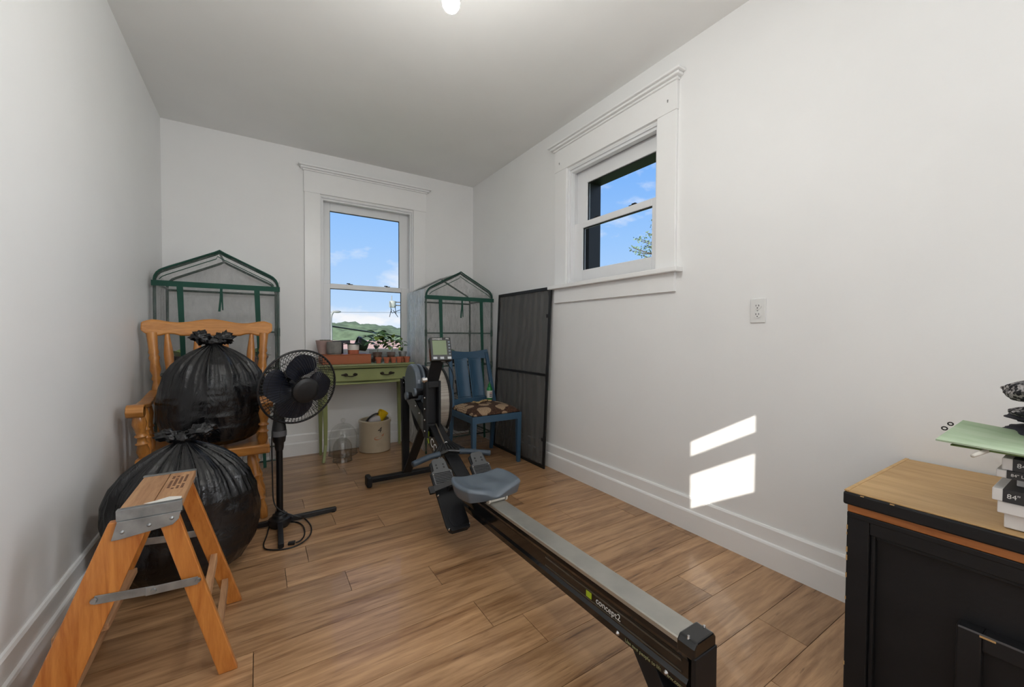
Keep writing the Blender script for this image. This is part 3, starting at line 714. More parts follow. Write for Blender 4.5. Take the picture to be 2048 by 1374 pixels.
# things kept inside and around the greenhouses
# ------------------------------------------------------------------ green writing table
SAGE = mat('olive_green_paint', (142, 150, 96), .4, var=.08, vs=5, bump=.04, bs=40)
SAGE2 = mat('worn_green_top', (128, 136, 92), .35, var=.14, vs=6)
BRONZE = mat('antique_bronze', (58, 52, 44), .4, .8, var=.2)
tb = thing('side_table', (.8, 3.7, 0), 'olive green painted side table with a bowed drawer, under the back window', 'table')
TZ = .812
def top_out(off):
    pts = []
    for k in range(25):
        u = k/24; pts.append((.405-off+(.80+2*off)*u, 3.548-.03*math.sin(PI*u)**.8-off))
    return pts+[(1.205+off, 3.888), (.405-off, 3.888)]
part('table_top', MB().prism(top_out(0), (0, 0, TZ-.016), (1, 0, 0), (0, 1, 0), (0, 0, .016)), SAGE2, tb, bevel=.005)
part('top_moulding', MB().prism(top_out(-.014), (0, 0, TZ-.03), (1, 0, 0), (0, 1, 0), (0, 0, .0139)), SAGE, tb, bevel=.004)
part('apron', MB().box((.44, 3.60, .655), (1.17, 3.615, TZ-.03)).box((.44, 3.615, .655), (.455, 3.875, TZ-.03)).box((1.155, 3.615, .655), (1.17, 3.875, TZ-.03))  .box((.44, 3.86, .655), (1.17, 3.875, TZ-.03)), SAGE, tb)
part('lower_moulding', MB().prism([(.43+.75*k/16, 3.595-.026*math.sin(PI*k/16)) for k in range(17)]+[(1.18, 3.62), (.43, 3.62)], (0, 0, .640), (1, 0, 0), (0, 1, 0), (0, 0, .015)), SAGE, tb, bevel=.004)
dr = part('drawer', MB().prism([(.485+.64*k/18, 3.592-.028*math.sin(PI*k/18)) for k in range(19)]+[(1.125, 3.6), (.485, 3.6)], (0, 0, .668), (1, 0, 0), (0, 1, 0), (0, 0, .104)), SAGE, tb, bevel=.006)
for xc in (.655, .955):
    hd = part('drawer_handle', MB().tube(smooth_path([(xc-.05, 3.562, .725), (xc-.03, 3.55, .717), (xc, 3.546, .712), (xc+.03, 3.55, .717), (xc+.05, 3.562, .725)], 4), .0042, 8), BRONZE, dr, 180)
    for s_ in (-1, 1):
        part('back_plate', MB().prism([(xc+s_*(.045+.026*math.cos(a)), .725+.011*math.sin(a)*(1+.35*math.cos(3*a))) for a in [2*PI*k/20 for k in range(20)]], (0, 3.567, 0), (1, 0, 0), (0, 0, 1), (0, .012, 0)), BRONZE, hd)
def cab_leg(x, y, dx, dy):
    pts = [(x, y, .655), (x, y, .5), (x-dx*.012, y-dy*.012, .3), (x-dx*.012, y-dy*.012, .14), (x+dx*.006, y+dy*.006, .06), (x+dx*.02, y+dy*.02, .02), (x+dx*.024, y+dy*.024, .002)]
    w = [.044, .038, .030, .024, .022, .024, .022]
    mb = MB()
    for p, a in zip(pts, w):
        for i, j in ((-1, -1), (1, -1), (1, 1), (-1, 1)): mb.v.append(V(p)+V((i*a/2, j*a/2, 0)))
    for i in range(len(pts)-1):
        for k in range(4): mb.f.append((i*4+k, i*4+4+k, i*4+4+(k+1) % 4, i*4+(k+1) % 4))
    mb.f.append((0, 1, 2, 3)); q = (len(pts)-1)*4; mb.f.append((q+3, q+2, q+1, q)); mb.flip()
    part('leg', mb, SAGE, tb, bevel=.003)
cab_leg(.462, 3.625, -.6, -1); cab_leg(1.148, 3.625, .6, -1); cab_leg(.457, 3.855, 0, 0); cab_leg(1.153, 3.855, 0, 0)

# ------------------------------------------------------------------ things on the table
TERRA = mat('terracotta', (176, 100, 72), .8, var=.12, vs=30)
RUST = mat('rust_tray', (160, 86, 44), .45, var=.06)
SOIL = mat('soil', (48, 36, 28), .95, var=.4, vs=60, bump=.6, bs=150)
LEAF = mat('leaf_green', (84, 122, 66), .45, var=.25, vs=20)
LEAFL = mat('leaf_lime', (150, 178, 84), .45, var=.2, vs=20)
LEAFD = mat('leaf_dark', (52, 78, 52), .4, var=.2, vs=20)
STEM = mat('stem_green', (98, 112, 66), .6)
def leaf_mesh(name, L, w, m, droop=.25):
    def fn(u, v):
        wd = w*math.sin(PI*min(1, u*.92+.06))**.8*(1-.25*u); x = (v-.5)*2
        return (x*wd, L*u, -droop*L*u*u+abs(x)*wd*.35)
    return mesh_of(name, MB().grid(fn, 7, 4), m, V((0, 0, 0)), 180)
LM = {k: leaf_mesh('leaf', 1, .36, m) for k, m in (('g', LEAF), ('l', LEAFL), ('d', LEAFD))}
def add_leaf(parent, pos, yaw, pitch, size, key='g', roll=0):
    o = link(bpy.data.objects.new('leaf', LM[key])); o.parent = parent; o.location = V(pos)-root_loc(parent)
    o.rotation_euler = (pitch, roll, yaw); o.scale = (size,)*3; return o
def leafy(parent, base_, h, n, size, seed, keys='ggld', spread=.05, lean=(0, 0), lo=.45):
    rnd = random.Random(seed); top = V(base_)+V((lean[0], lean[1], h))
    part('stem', MB().tube(smooth_path([base_, lerp(base_, top, .5)+V((.008, 0, 0)), top], 4), .0028, 5), STEM, parent, 180)
    for k in range(n):
        t = lo+(1-lo)*(k/(n-1)); p = lerp(base_, top, t); a = k*2.4+rnd.uniform(-.3, .3); r = spread*rnd.uniform(.2, 1)*(1.2-t*.7)
        q = p+V((-math.sin(a)*r, math.cos(a)*r, .01))
        if r > .02: part('twig', MB().tube([p, q], .0016, 4), STEM, parent)
        add_leaf(parent, q, a, rnd.uniform(-.75, .35)+.5*t, size*rnd.uniform(.7, 1.15), keys[k % len(keys)], rnd.uniform(-.4, .4))
def pot(parent, c, r0, r1, h, m, rim=0, n=24, nm='pot', wall=.004):
    prof = [(0, r0*.2), (0, r0), (1, r1)] if not rim else [(0, r0*.2), (0, r0), (1-rim, r0+(r1-r0)*(1-rim)), (1-rim, r1*1.06), (1, r1*1.08)]
    rt = prof[-1][1]; prof += [(1, rt-wall), (.86, rt-wall*1.5)]
    p = part(nm, MB().turn(c, V(c)+V((0, 0, h)), prof, n, caps=False), m, parent, 40)
    part('soil', MB().cyl(V(c)+V((0, 0, h*.8)), V(c)+V((0, 0, h*.87)), rt-wall*1.2, n=n), SOIL, parent)
    return p
# rust coloured tray box
ty = 3.62
TT = TZ+.082
single('tray_box', MB().box((.445, 3.615, TZ), (.835, 3.86, TT-.006)).box((.442, 3.611, TT-.006), (.838, 3.864, TT)), RUST, (.64, 3.74, TZ), 'low rust orange box with pots standing on it', 'box', bevel=.003)
t = thing('flower_pot', (.483, 3.80, TT), 'pale pink tapered flower pot with a green succulent, on the rust box', 'pot')
pot(t, (.483, 3.80, TT), .046, .068, .118, mat('pink_clay', (186, 160, 152), .7, var=.08))
for k in range(16): add_leaf(t, V((.49, 3.80, TT+.112))+V((.03*math.cos(k*2.4), .03*math.sin(k*2.4), 0)), k*2.4, .5, .035, 'dg'[k % 2])
t = thing('flower_pot', (.545, 3.68, TT), 'grey ribbed cylinder flower pot on the rust box', 'pot')
def rib(u, v):
    a = 2*PI*u; r = .058*(1+.018*math.cos(a*38))*(1-.06*abs(2*v-1)**4); return (.545+r*math.cos(a), 3.68+r*math.sin(a), TT+.004+.104*v)
GREYC = mat('grey_concrete', (132, 130, 126), .85, var=.18, vs=18)
mb = MB().grid(rib, 152, 8, cu=True); mb.f.append(tuple(range(152))[::-1]); part('pot', mb, GREYC, t, 180)
part('saucer', MB().cyl((.545, 3.68, TT), (.545, 3.68, TT+.006), .052, n=30), GREYC, t)
part('soil', MB().cyl((.545, 3.68, TT+.09), (.545, 3.68, TT+.1), .054, n=24), SOIL, t)
t = thing('flower_pot', (.70, 3.68, TT), 'white and terracotta two-tone flower pot with drooping leaves on the rust box', 'pot')
part('pot', MB().turn((.70, 3.68, TT+.001), (.70, 3.68, TT+.074), [(0, .01), (0, .045), (.52, .0462), (.52, .0462)], 30, caps=False), TERRA, t, 40)
part('glazed_band', MB().turn((.70, 3.68, TT+.036), (.70, 3.68, TT+.084), [(0, .0465), (.9, .048), (1, .047), (1, .043), (.8, .042)], 30, caps=False), mat('white_glaze', (222, 218, 210), .3), t, 60)
part('soil', MB().cyl((.70, 3.68, TT+.07), (.70, 3.68, TT+.076), .0425, n=20), SOIL, t)
for k, (a, sz, kk) in enumerate(((-1.3, .085, 'd'), (-2.1, .075, 'g'), (1.2, .09, 'd'), (2.2, .07, 'd'), (.2, .07, 'd'), (3.6, .07, 'd'))):
    add_leaf(t, (.70, 3.68, TT+.08), a, .25, sz, kk)
# toppled dark pots beside it
dk = mat('dark_green_plastic', (40, 62, 44), .4); nv = mat('dark_navy_plastic', (28, 32, 46), .4)
t = thing('nursery_pot', (.795, 3.80, TT), 'dark green plant pot lying on its side on the rust box', 'pot')
part('pot', MB().turn((.84, 3.80, TT+.06), (.755, 3.80, TT+.090), [(0, .045), (.05, .046), (.8, .06), (.8, .064), (1, .064), (1, .058), (.2, .044)], 24, caps=False), dk, t, 40)
part('rim_band', MB().turn((.772, 3.80, TT+.084), (.747, 3.80, TT+.0928), [(0, .0655), (1, .067), (1, .06), (0, .06)], 24, caps=False), nv, t, 40)
t = thing('plant_tray', (.68, 3.80, TT), 'dark navy plastic tray propped behind the two-tone pot', 'tray')
part('tray_floor', MB().obox((.625, 3.815, TT+.10), (.066, 0, .003), (0, .02, 0), (0, 0, .006)), nv, t, bevel=.003)
part('tray_rim', MB().obox((.625, 3.796, TT+.103), (.07, 0, .003), (0, .003, 0), (0, 0, .013)).obox((.625, 3.836, TT+.103), (.07, 0, .003), (0, .003, 0), (0, 0, .013)), nv, t, bevel=.002)
part('tray_foot', MB().cyl((.625, 3.815, TT), (.625, 3.815, TT+.097), .016, n=12), nv, t)
# clear box with pepper seedlings
CB = glass('clear_acrylic', (.93, .95, .94, 1), f0=.07)
t = thing('storage_box', (.99, 3.77, TZ), 'clear acrylic box holding two leafy pepper plants', 'box')
mb = MB(); x0_, x1_, y0_, y1_, zz = .868, 1.105, 3.70, 3.84, .115
for a, b_ in (((x0_, y0_, 0), (x1_, y0_+.003, zz)), ((x0_, y1_-.003, 0), (x1_, y1_, zz)), ((x0_, y0_, 0), (x0_+.003, y1_, zz)), ((x1_-.003, y0_, 0), (x1_, y1_, zz)), ((x0_, y0_, 0), (x1_, y1_, .003))):
    mb.box(V(a)+V((0, 0, TZ)), V(b_)+V((0, 0, TZ)))
part('acrylic_walls', mb, CB, t)
def inpot(label, c, h, n, size, seed, keys, lean, r=.04, m=None, hp=.085, spread=.055, lo=.35):
    t = thing('potted_pepper', c, label, 'plant'); pot(t, c, r*.8, r, hp, m or TERRA, .22)
    leafy(t, V(c)+V((0, 0, hp*.8)), h, n, size, seed, keys, spread, lean, lo)
inpot('tall leafy pepper plant in the clear box on the green table', (.925, 3.765, TZ+.004), .19, 26, .092, 3, 'ggldg', (.0, 0), .04, mat('brown_pot', (112, 72, 56), .6))
inpot('smaller pepper plant on the right inside the clear box', (1.05, 3.765, TZ+.004), .14, 18, .075, 5, 'gldg', (.02, 0), .036, mat('brown_pot', (112, 72, 56), .6))
SILV = mat('galvanised_pot', (168, 170, 168), .35, .8, var=.15)
inpot('leafy seedling in a small silver metal pot on the table', (1.150, 3.735, TZ), .12, 10, .055, 9, 'gldg', (-.01, 0), .036, SILV, .095, .03)
for k, (px, lab) in enumerate(((757, 'tiny terracotta pot, leftmost of the row at the table edge'), (773, 'tiny terracotta pot, second from the left in the row at the table edge'), (787, 'tiny terracotta pot, third from the left in the row at the table edge'), (798, 'tiny terracotta pot, fourth from the left in the row at the table edge'), (806, 'tiny terracotta pot tucked behind the right end of the row'), (814, 'tiny terracotta pot, rightmost of the row at the table edge'))):
    q = ray_at(px, 716, 1, 3.60 if k != 4 else 3.65); c = (q.x, q.y, TZ)
    t = thing('seedling_pot', c, lab, 'pot', 'tiny terracotta pots on the table'); pot(t, c, .019, .026, .052, TERRA, .3, 18, wall=.003)
    if k in (1, 2, 4):
        for j in range(3): add_leaf(t, (c[0], c[1], TZ+.048), j*2.1+k, .5, .018, 'g')

# ------------------------------------------------------------------ under the table: cloches and crock
CLO = glass('cloche_glass', (.95, .955, .95, 1), f0=.1)
def cloche(c, r, h, label, knob):
    t = thing('glass_cloche', c, label, 'cloche'); prof = []
    for k in range(15):
        a = PI/2*k/14; prof.append((.52*(1)+.48*math.sin(a), r*math.cos(a)*.98+.004))
    prof = [(0, r*1.06), (.02, r*1.0), (.3, r)]+prof
    part('bell', MB().turn(c, V(c)+V((0, 0, h)), prof, 36), CLO, t, 180)
    part('rim', MB().tube([V(c)+V((r*1.04*math.cos(2*PI*k/40), r*1.04*math.sin(2*PI*k/40), .004)) for k in range(40)], .0035, 6, True), CLO, t, 180)
    part('knob', MB().turn(V(c)+V((0, 0, h)), V(c)+V((0, 0, h+knob*2.2)), [(0, knob*.55), (.12, knob*.5), (.35, knob*.9), (.6, knob), (.85, knob*.75), (1, .001)], 18), CLO, t, 180)
cloche((.632, 3.795, 0), .115, .275, 'large clear glass cloche on the floor under the table', .021)
cloche((.592, 3.588, 0), .073, .195, 'small clear glass cloche in front of the large one', .014)
STONE = mat('stoneware_glaze', (186, 172, 148), .28, var=.05, vs=6, coat=.4)
ck = thing('stoneware_crock', (.905, 3.785, 0), 'cream stoneware crock marked with a 4, holding garden scoops', 'crock')
cc = (.905, 3.785, 0); CRr = .138
part('body', MB().turn(cc, (.905, 3.785, .285), [(0, .02), (0, CRr-.008), (.02, CRr-.001), (.9, CRr), (.905, CRr+.005), (.985, CRr+.006), (1, CRr+.001), (1, CRr-.013), (.1, CRr-.014), (.09, .01)], 48, caps=False), STONE, ck, 40)
def crock_print(name, outline, m, zc, ang, out=.0006):
    """flat print wrapped on the crock wall; outline in metres around (ang, zc)"""
    mb = MB(); n = len(outline); pts = []
    for a, b_ in outline:
        th = ang+a/CRr; pts.append(V((cc[0]+(CRr+out)*math.cos(th), cc[1]+(CRr+out)*math.sin(th), zc+b_)))
    mb.v = pts; mb.f = [tuple(range(n))]; part(name, mb, m, ck)
an = math.atan2(-3.785, -.905)+.28
DKI = mat('crock_ink', (52, 48, 46), .6); RDI = mat('crock_red', (186, 120, 88), .6); GRI = mat('crock_faded', (158, 146, 126), .6)
def stroke(p, q, w):
    p, q = V((*p, 0)), V((*q, 0)); d = (q-p).normalized(); n_ = V((-d.y, d.x, 0))*w/2; return [(v.x, v.y) for v in (p+n_, p-n_, q-n_, q+n_)]
ct_ = V((math.cos(an), math.sin(an), 0)); cr_ = V((-math.sin(an), math.cos(an), 0))
text('numeral', '4', .068, V(cc)+ct_*(CRr-.0006)+V((0, 0, .206)), cr_, (0, 0, 1), DKI, ck, 'CENTER', .0018, .25)
crock_print('wing_mark', [(-.042, -.018), (-.045, -.004), (-.032, .006), (-.01, .008), (.016, .012), (.046, .032), (.036, .008), (.014, -.012), (-.008, -.022), (-.028, -.024)], RDI, .142, an, .0005)
for k in range(4): crock_print('wing_feather', stroke((-.034+.016*k, -.014+.003*k), (-.02+.016*k, -.002+.005*k), .003), STONE, .142, an, .0009)
ov = [(.026*math.cos(2*PI*k/20), .012*math.sin(2*PI*k/20)) for k in range(21)]
for a, b_ in zip(ov, ov[1:]): crock_print('oval_stamp', stroke(a, b_, .0018), GRI, .072, an)
for z in (-.004, .002): crock_print('oval_line', stroke((-.016, z), (.016, z), .0018), GRI, .072, an)
YEL = mat('yellow_plastic', (226, 186, 20), .4); t = thing('scoop', (.965, 3.80, .2), 'yellow plastic scoop sticking out of the crock', 'scoop')
dd = V((.45, -.25, .9)).normalized(); b0 = V((.925, 3.80, .235))
part('cup', MB().turn(b0, b0+dd*.13, [(0, .02), (0, .036), (1, .046), (1, .043), (.1, .033)], 22, caps=False), YEL, t, 40)
part('grip', MB().tube([b0+dd*.02, b0-dd*.05, b0-dd*.12], .011, 10), YEL, t, 180)
GWH = mat('greyish_plastic', (178, 172, 172), .4); t = thing('plastic_bottle', (.90, 3.78, .2), 'pale grey plastic bottle lying in the crock', 'bottle')
d2 = V((.9, -.1, .25)).normalized(); b1 = V((.845, 3.765, .262))
part('bottle_body', MB().turn(b1, b1+d2*.105, [(0, .02), (.05, .036), (.3, .042), (.8, .04), (1, .028)], 22), GWH, t, 60)
part('neck', MB().turn(b1, b1-d2*.035, [(0, .019), (1, .016)], 14), mat('tan_cap', (168, 128, 92), .5), t, 60)
t = thing('hand_cultivator', (.84, 3.74, .2), 'black handled garden tool leaning in the crock', 'tool')
part('grip', MB().tube(smooth_path([(.80, 3.745, .235), (.825, 3.742, .285), (.86, 3.74, .32), (.90, 3.74, .338), (.925, 3.742, .337)], 4), .008, 8), BLK, t, 180)
part('head', MB().bar((.80, 3.745, .245), (.80, 3.76, .16), .03, .008), BLK, t, bevel=.002)
# ------------------------------------------------------------------ kept inside the greenhouses
BPOT = mat('black_nursery_pot', (30, 30, 32), .5); BRN = mat('brown_clay', (122, 86, 66), .8, var=.1)
def inner(label, c, r, h, m, leaves=0, key='g', size=.1, name='nursery_pot'):
    t = thing(name, c, label, 'pot'); pot(t, c, r*.8, r, h, m, .15)
    for k in range(leaves): add_leaf(t, V(c)+V((0, 0, h*.9)), k*2.4, .9-.25*(k % 3), size*(1-.1*(k % 4)), key)
inner('brown clay pot with broad green leaves inside the left greenhouse', (.0, 3.62, .788), .062, .11, BRN, 9, 'g', .11)
inner('black nursery pot on the left greenhouse shelf behind the armchair crest', (-.28, 3.72, .788), .075, .14, BPOT, 5, 'd', .09)
inner('black nursery pot with yellow green leaves in the left corner of the greenhouse', (-.47, 3.62, .788), .06, .12, BPOT, 10, 'l', .09)
inner('black nursery pot low inside the right greenhouse behind the blue chair', (1.50, 3.62, .458), .09, .16, BPOT)
inner('second black nursery pot inside the right greenhouse, nearer the screen', (1.74, 3.64, .458), .085, .15, BPOT)
inner('black pot on the bottom shelf of the right greenhouse, left side', (1.44, 3.60, .128), .09, .17, BPOT)
inner('black pot on the bottom shelf of the right greenhouse, right side', (1.70, 3.60, .128), .10, .19, BPOT)
inner('green leafy plant in the right greenhouse behind the blue chair back', (1.62, 3.62, .788), .05, .08, BPOT, 8, 'g', .1)
# ------------------------------------------------------------------ rowing machine
RB = mat('rower_black', (22, 23, 26), .5, 0, var=.1, spec=.35)
RBG = mat('rower_gloss', (14, 15, 17), .18, .1, var=.05, coat=.4)
STEEL = mat('brushed_track', (178, 176, 168), .36, .7, var=.1, vs=10)
GREYB = mat('blue_grey_plastic', (92, 102, 112), .38, var=.04, coat=.2)
DGREY = mat('footplate_grey', (78, 79, 80), .5, var=.06)
CHROME = mat('bright_bolt', (200, 200, 200), .2, 1, var=0)
LIME = mat('lime_print', (168, 190, 40), .5, var=0); WHITE = mat('white_print', (225, 225, 222), .5, var=0)
rw = thing('rowing_machine', (.95, 1.7, 0), 'black rowing machine with grey seat and long steel track', 'rowing machine')
CX = .95
# front foot with end caps
part('front_foot', MB().bar((CX-.29, 2.885, .042), (CX+.29, 2.885, .042), .05, .032, (0, 0, 1)), RB, rw, bevel=.005)
for s_ in (-1, 1): part('foot_cap', MB().box((CX+s_*.305-.018, 2.84, .0), (CX+s_*.305+.018, 2.925, .078)), RB, rw, bevel=.012)
# sloping beam
bt = V((CX, 2.945, .755)); bb = V((CX, 1.99, .285)); bd = (bb-bt).normalized(); bup = V((0, -bd.z, bd.y)); bup = bup if bup.z > 0 else -bup
BW = .09
part('beam', MB().bar(bt-bup*.055, bb-bup*.055, BW, .11, (0, 0, 1)), RBG, rw, bevel=.004)
part('beam_top', MB().bar(bt+bd*.01+bup*.001, bb+bup*.001, BW-.012, .004, (0, 0, 1)), RB, rw)
mb = MB()
for t_ in (.04, .14, .32, .40): mb.turn(bt+bd*(1.06*t_)+V((-BW/2, 0, 0))-bup*.03, bt+bd*(1.06*t_)+V((-BW/2-.005, 0, 0))-bup*.03, [(0, .007), (.6, .006), (1, .001)], 10)
part('beam_bolts', mb, CHROME, rw, 60, kind='stuff')
# front leg: bent plate, two flanks meeting at the foot
lo = [(2.945, .66), (2.955, .74), (2.915, .74), (2.875, .06), (2.915, .058)]
part('front_leg', MB().prism(lo, (CX-.06, 0, 0), (0, 1, 0), (0, 0, 1), (.01, 0, 0)).box((CX-.06, 2.905, .058), (CX-.005, 2.915, .68)), RB, rw, bevel=.002)
part('leg_brace', MB().bar((CX-.035, 2.865, .06), (CX-.01, 2.52, .52), .06, .018, (0, 1, 0)), RB, rw, bevel=.003)
# flywheel cage
FC = V((1.03, 2.70, .605)); FR = .245
def disc(x0, x1, r0, r1, m, nm, par=rw, n=48):
    return part(nm, MB().turn((x0, FC.y, FC.z), (x1, FC.y, FC.z), [(0, r0), (1, r1)], n), m, par, 40)
disc(.962, .975, FR, FR+.004, RB, 'cage_flange'); disc(1.075, 1.09, FR+.004, FR, RB, 'cage_flange')
def perf_mat():
    t = NT('perforated_band'); b = t.bsdf((.36, .32, .27, 1), .5, .3)
    v = t.coord((1, 1, 1)); vo = t.n('ShaderNodeTexVoronoi'); vo.inputs['Scale'].default_value = 170; vo.inputs['Randomness'].default_value = 0; t.l(v, vo.inputs['Vector'])
    t.l(t.ramp(vo.outputs['Distance'], [(.2, (.10, .09, .08, 1)), (.4, (.42, .38, .33, 1))]), b.inputs['Base Color']); return t.done(b.outputs[0])
disc(.975, 1.075, FR-.008, FR-.008, perf_mat(), 'perforated_band')
part('cage_outer_ring', MB().turn((1.09, FC.y, FC.z), (1.11, FC.y, FC.z), [(0, FR), (.5, FR-.02), (1, FR-.09)], 48), RB, rw, 40)
part('band_clamp', MB().box((.962, 2.50, .375), (1.095, 2.60, .425)), RB, rw, bevel=.006)
part('lower_guard', MB().prism([(2.46, .43), (2.52, .37), (2.66, .35), (2.8, .37), (2.78, .42), (2.55, .45)], (.975, 0, 0), (0, 1, 0), (0, 0, 1), (.09, 0, 0)), mat('guard_grey', (96, 94, 90), .5), rw, bevel=.004)
# rounded cover on the left of the cage
out = [(2.74+.125*math.cos(a), .735+.125*math.sin(a)) for a in [math.radians(k) for k in range(0, 181, 12)]]+[(2.62, .62), (2.86, .62)]
part('side_cover', MB().prism(out, (.895, 0, 0), (0, 1, 0), (0, 0, 1), (.045, 0, 0)), GREYB, rw, bevel=.012)
out = [(2.72+.135*math.cos(a), .725+.135*math.sin(a)) for a in [math.radians(k) for k in range(0, 181, 12)]]+[(2.58, .60), (2.86, .60)]
part('side_cover', MB().prism(out, (.942, 0, 0), (0, 1, 0), (0, 0, 1), (.018, 0, 0)), GREYB, rw, bevel=.006)
# upright bracket carrying monitor arm and chain
part('bracket', MB().box((CX-.072, 2.375, .42), (CX-.057, 2.43, .775)).box((CX+.012, 2.375, .45), (CX+.027, 2.43, .775)).box((CX-.057, 2.375, .735), (CX+.012, 2.43, .775)).box((CX-.057, 2.40, .45), (CX+.012, 2.43, .50)).box((CX-.057, 2.42, .50), (CX+.012, 2.43, .735)), RB, rw, bevel=.003)
mb = MB()
for z in (.46, .53, .60, .67): mb.turn((CX-.072, 2.40, z), (CX-.077, 2.40, z), [(0, .007), (.6, .006), (1, .001)], 10)
part('bracket_bolts', mb, CHROME, rw, 60, kind='stuff')
for yy, zz, r in ((2.47, .70, .022), (2.63, .655, .022)):
    kn = part('hose_stub', MB().turn((CX-.04, yy, zz), (CX-.12, yy, zz), [(0, r), (.6, r), (.65, r*1.15), (1, r*1.15)], 18), RB, rw, 40)
    part('stub_ring', MB().turn((CX-.108, yy, zz), (CX-.121, yy, zz), [(0, r*1.2), (1, r*1.2)], 18), GREYB, kn, 40)
part('wing_nut', MB().turn((CX-.065, 2.385, .785), (CX-.095, 2.385, .785), [(0, .016), (.4, .012), (.5, .02), (1, .014)], 10), CHROME, rw, 40)
part('monitor_arm', MB().bar((CX-.022, 2.40, .77), (CX-.012, 2.325, .925), .075, .022, (0, -1, 1)), RB, rw, bevel=.004)
mo = V((CX-.014, 2.29, .975)); mn = V((-.10, -.93, .30)).normalized(); mx_ = V((0, 0, 1)).cross(mn).normalized(); mu = mn.cross(mx_)
mon = part('monitor', MB().obox(mo, mx_*.066, mu*.074, mn*.02), RBG, rw, bevel=.006)
part('screen', MB().obox(mo+mn*.0205-mx_*.008+mu*.008, mx_*.043, mu*.045, mn*.0006), mat('lcd_screen', (118, 132, 100), .25, var=.02), mon)
for k in range(5): part('button', MB().obox(mo+mn*.0205+mx_*.052+mu*(.044-.019*k), mx_*.006, mu*.005, mn*.001), mat('grey_button', (120, 130, 140), .4), mon, bevel=.001)
for k in (-.040, .002, .048): part('button', MB().obox(mo+mn*.0205+mx_*k-mu*.056, mx_*.012, mu*.007, mn*.001), mat('pale_button', (186, 190, 194), .4), mon, bevel=.001)
text('lettering', 'concept2', .0165, mo+mn*.0206-mx_*.05+mu*.064, mx_, mu, WHITE, mon)
text('lettering', 'PM5', .011, mo+mn*.0206+mx_*.034+mu*.064, mx_, mu, WHITE, mon)
part('monitor_cable', MB().tube(smooth_path([mo-mn*.02+mx_*.03-mu*.06, (1.03, 2.36, .86), (1.07, 2.42, .83), (1.10, 2.46, .78), (1.10, 2.47, .70)], 5), .0028, 6), RB, rw, 180)
# chain and handle
hb = ray_at(896, 898, 1, 2.125)
part('chain', MB().tube([(CX, 2.40, .50), hb+V((0, .02, 0))], .0048, 6), mat('nickel_chain', (150, 138, 122), .35, .8, bump=.5, bs=400), rw, 60)
hl = ray_at(826, 929, 1, hb.y-.05); hr = ray_at(980, 906, 1, hb.y-.05); hm = (hl+hr)/2
hc = V((hb.x, hb.y, hb.z-.01))
HG = mat('handle_rubber', (52, 64, 76), .45, var=.05)
path = smooth_path([hl, lerp(hl, hc, .45)+V((0, .012, 0)), lerp(hl, hc, .75), hc+V((0, .0, 0)), lerp(hr, hc, .75), lerp(hr, hc, .45)+V((0, .012, 0)), hr], 6)
hd = part('handle', MB().tube(path[11:-11], [.015]*len(path[11:-11]), 12).prism([(-.10, 0), (.10, 0), (.035, .052), (-.035, .052)], hc+V((0, .0, -.012)), (1, 0, 0), (0, .8, .6), (0, -.012, .018)), RBG, rw, 60)
for seg_ in (path[:13], path[-13:]): part('grip', MB().tube(seg_, .0165, 14), HG, hd, 180)
mb = MB()
for k in range(-4, 5): mb.bar(hc+V((.021*k, -.012, .008)), hc+V((.008*k, .034, .042)), .003, .01)
part('core_rib', mb, RB, hd)
part('chain_swivel', MB().tube([hc+V((0, .03, .03))+V((.012*math.cos(a), .0, .014*math.sin(a))) for a in [2*PI*k/12 for k in range(12)]], .003, 6, True), CHROME, hd, 180)
# lettering on the beam
bl0 = bt+V((-BW/2-.0012, 0, 0))-bup*.055
ring_pts = [bl0+bd*.60+bd*.028*math.cos(a)+bup*.03*math.sin(a) for a in [2*PI*k/24 for k in range(24)]]
part('logo_ring', MB().tube(ring_pts, .0065, 4, True), LIME, rw)
part('logo_tail', MB().bar(bl0+bd*.615-bup*.012, bl0+bd*.655-bup*.04, .002, .014, bup), LIME, rw)
text('lettering', 'CONCEPT 2', .075, bl0+bd*.672, bd, bup, WHITE, rw)
# monorail
y0r, y1r = .60, 2.03
zf, zb = .27, .288
def ry(y): return zb+(zf-zb)*(y-y0r)/(y1r-y0r)
part('monorail', MB().prism([(-.036, -.012), (-.04, -.03), (-.032, -.05), (-.032, -.095), (-.04, -.105), (-.04, -.128), (.04, -.128), (.04, -.105), (.032, -.095), (.032, -.05), (.04, -.03), (.036, -.012)], (CX, y0r, zb), (1, 0, 0), (0, 0, 1), (0, y1r-y0r, zf-zb)), RBG, rw, bevel=.002)
part('steel_track', MB().prism([(-.042, -.012), (-.042, 0), (-.038, .003), (.038, .003), (.042, 0), (.042, -.012)], (CX, y0r+.01, zb), (1, 0, 0), (0, 0, 1), (0, y1r-y0r-.02, zf-zb)), STEEL, rw)
for k, (za_, hh) in enumerate(((-.058, .005), (-.088, .004))):
    part('rail_groove', MB().bar((CX-.0325, y0r+.02, zb+za_), (CX-.0325, 1.2, ry(1.2)+za_), .002, hh, (0, 0, 1)), mat('rail_lip', (96, 92, 84), .4, .5), rw)
text('lettering', 'concept2', .028, (CX-.0335, .93, ry(.9)-.073), (0, -1, 0), (0, 0, 1), WHITE, rw)
text('lettering', 'Use two people to lift  www.concept2.com', .014, (CX-.0415, .80, ry(.8)-.1165), (0, -1, 0), (0, 0, 1), mat('dim_print', (150, 150, 110), .5), rw)
part('rail_sticker', MB().box((CX-.034, .95, ry(.95)-.083), (CX-.0325, .975, ry(.95)-.063)), LIME, rw)
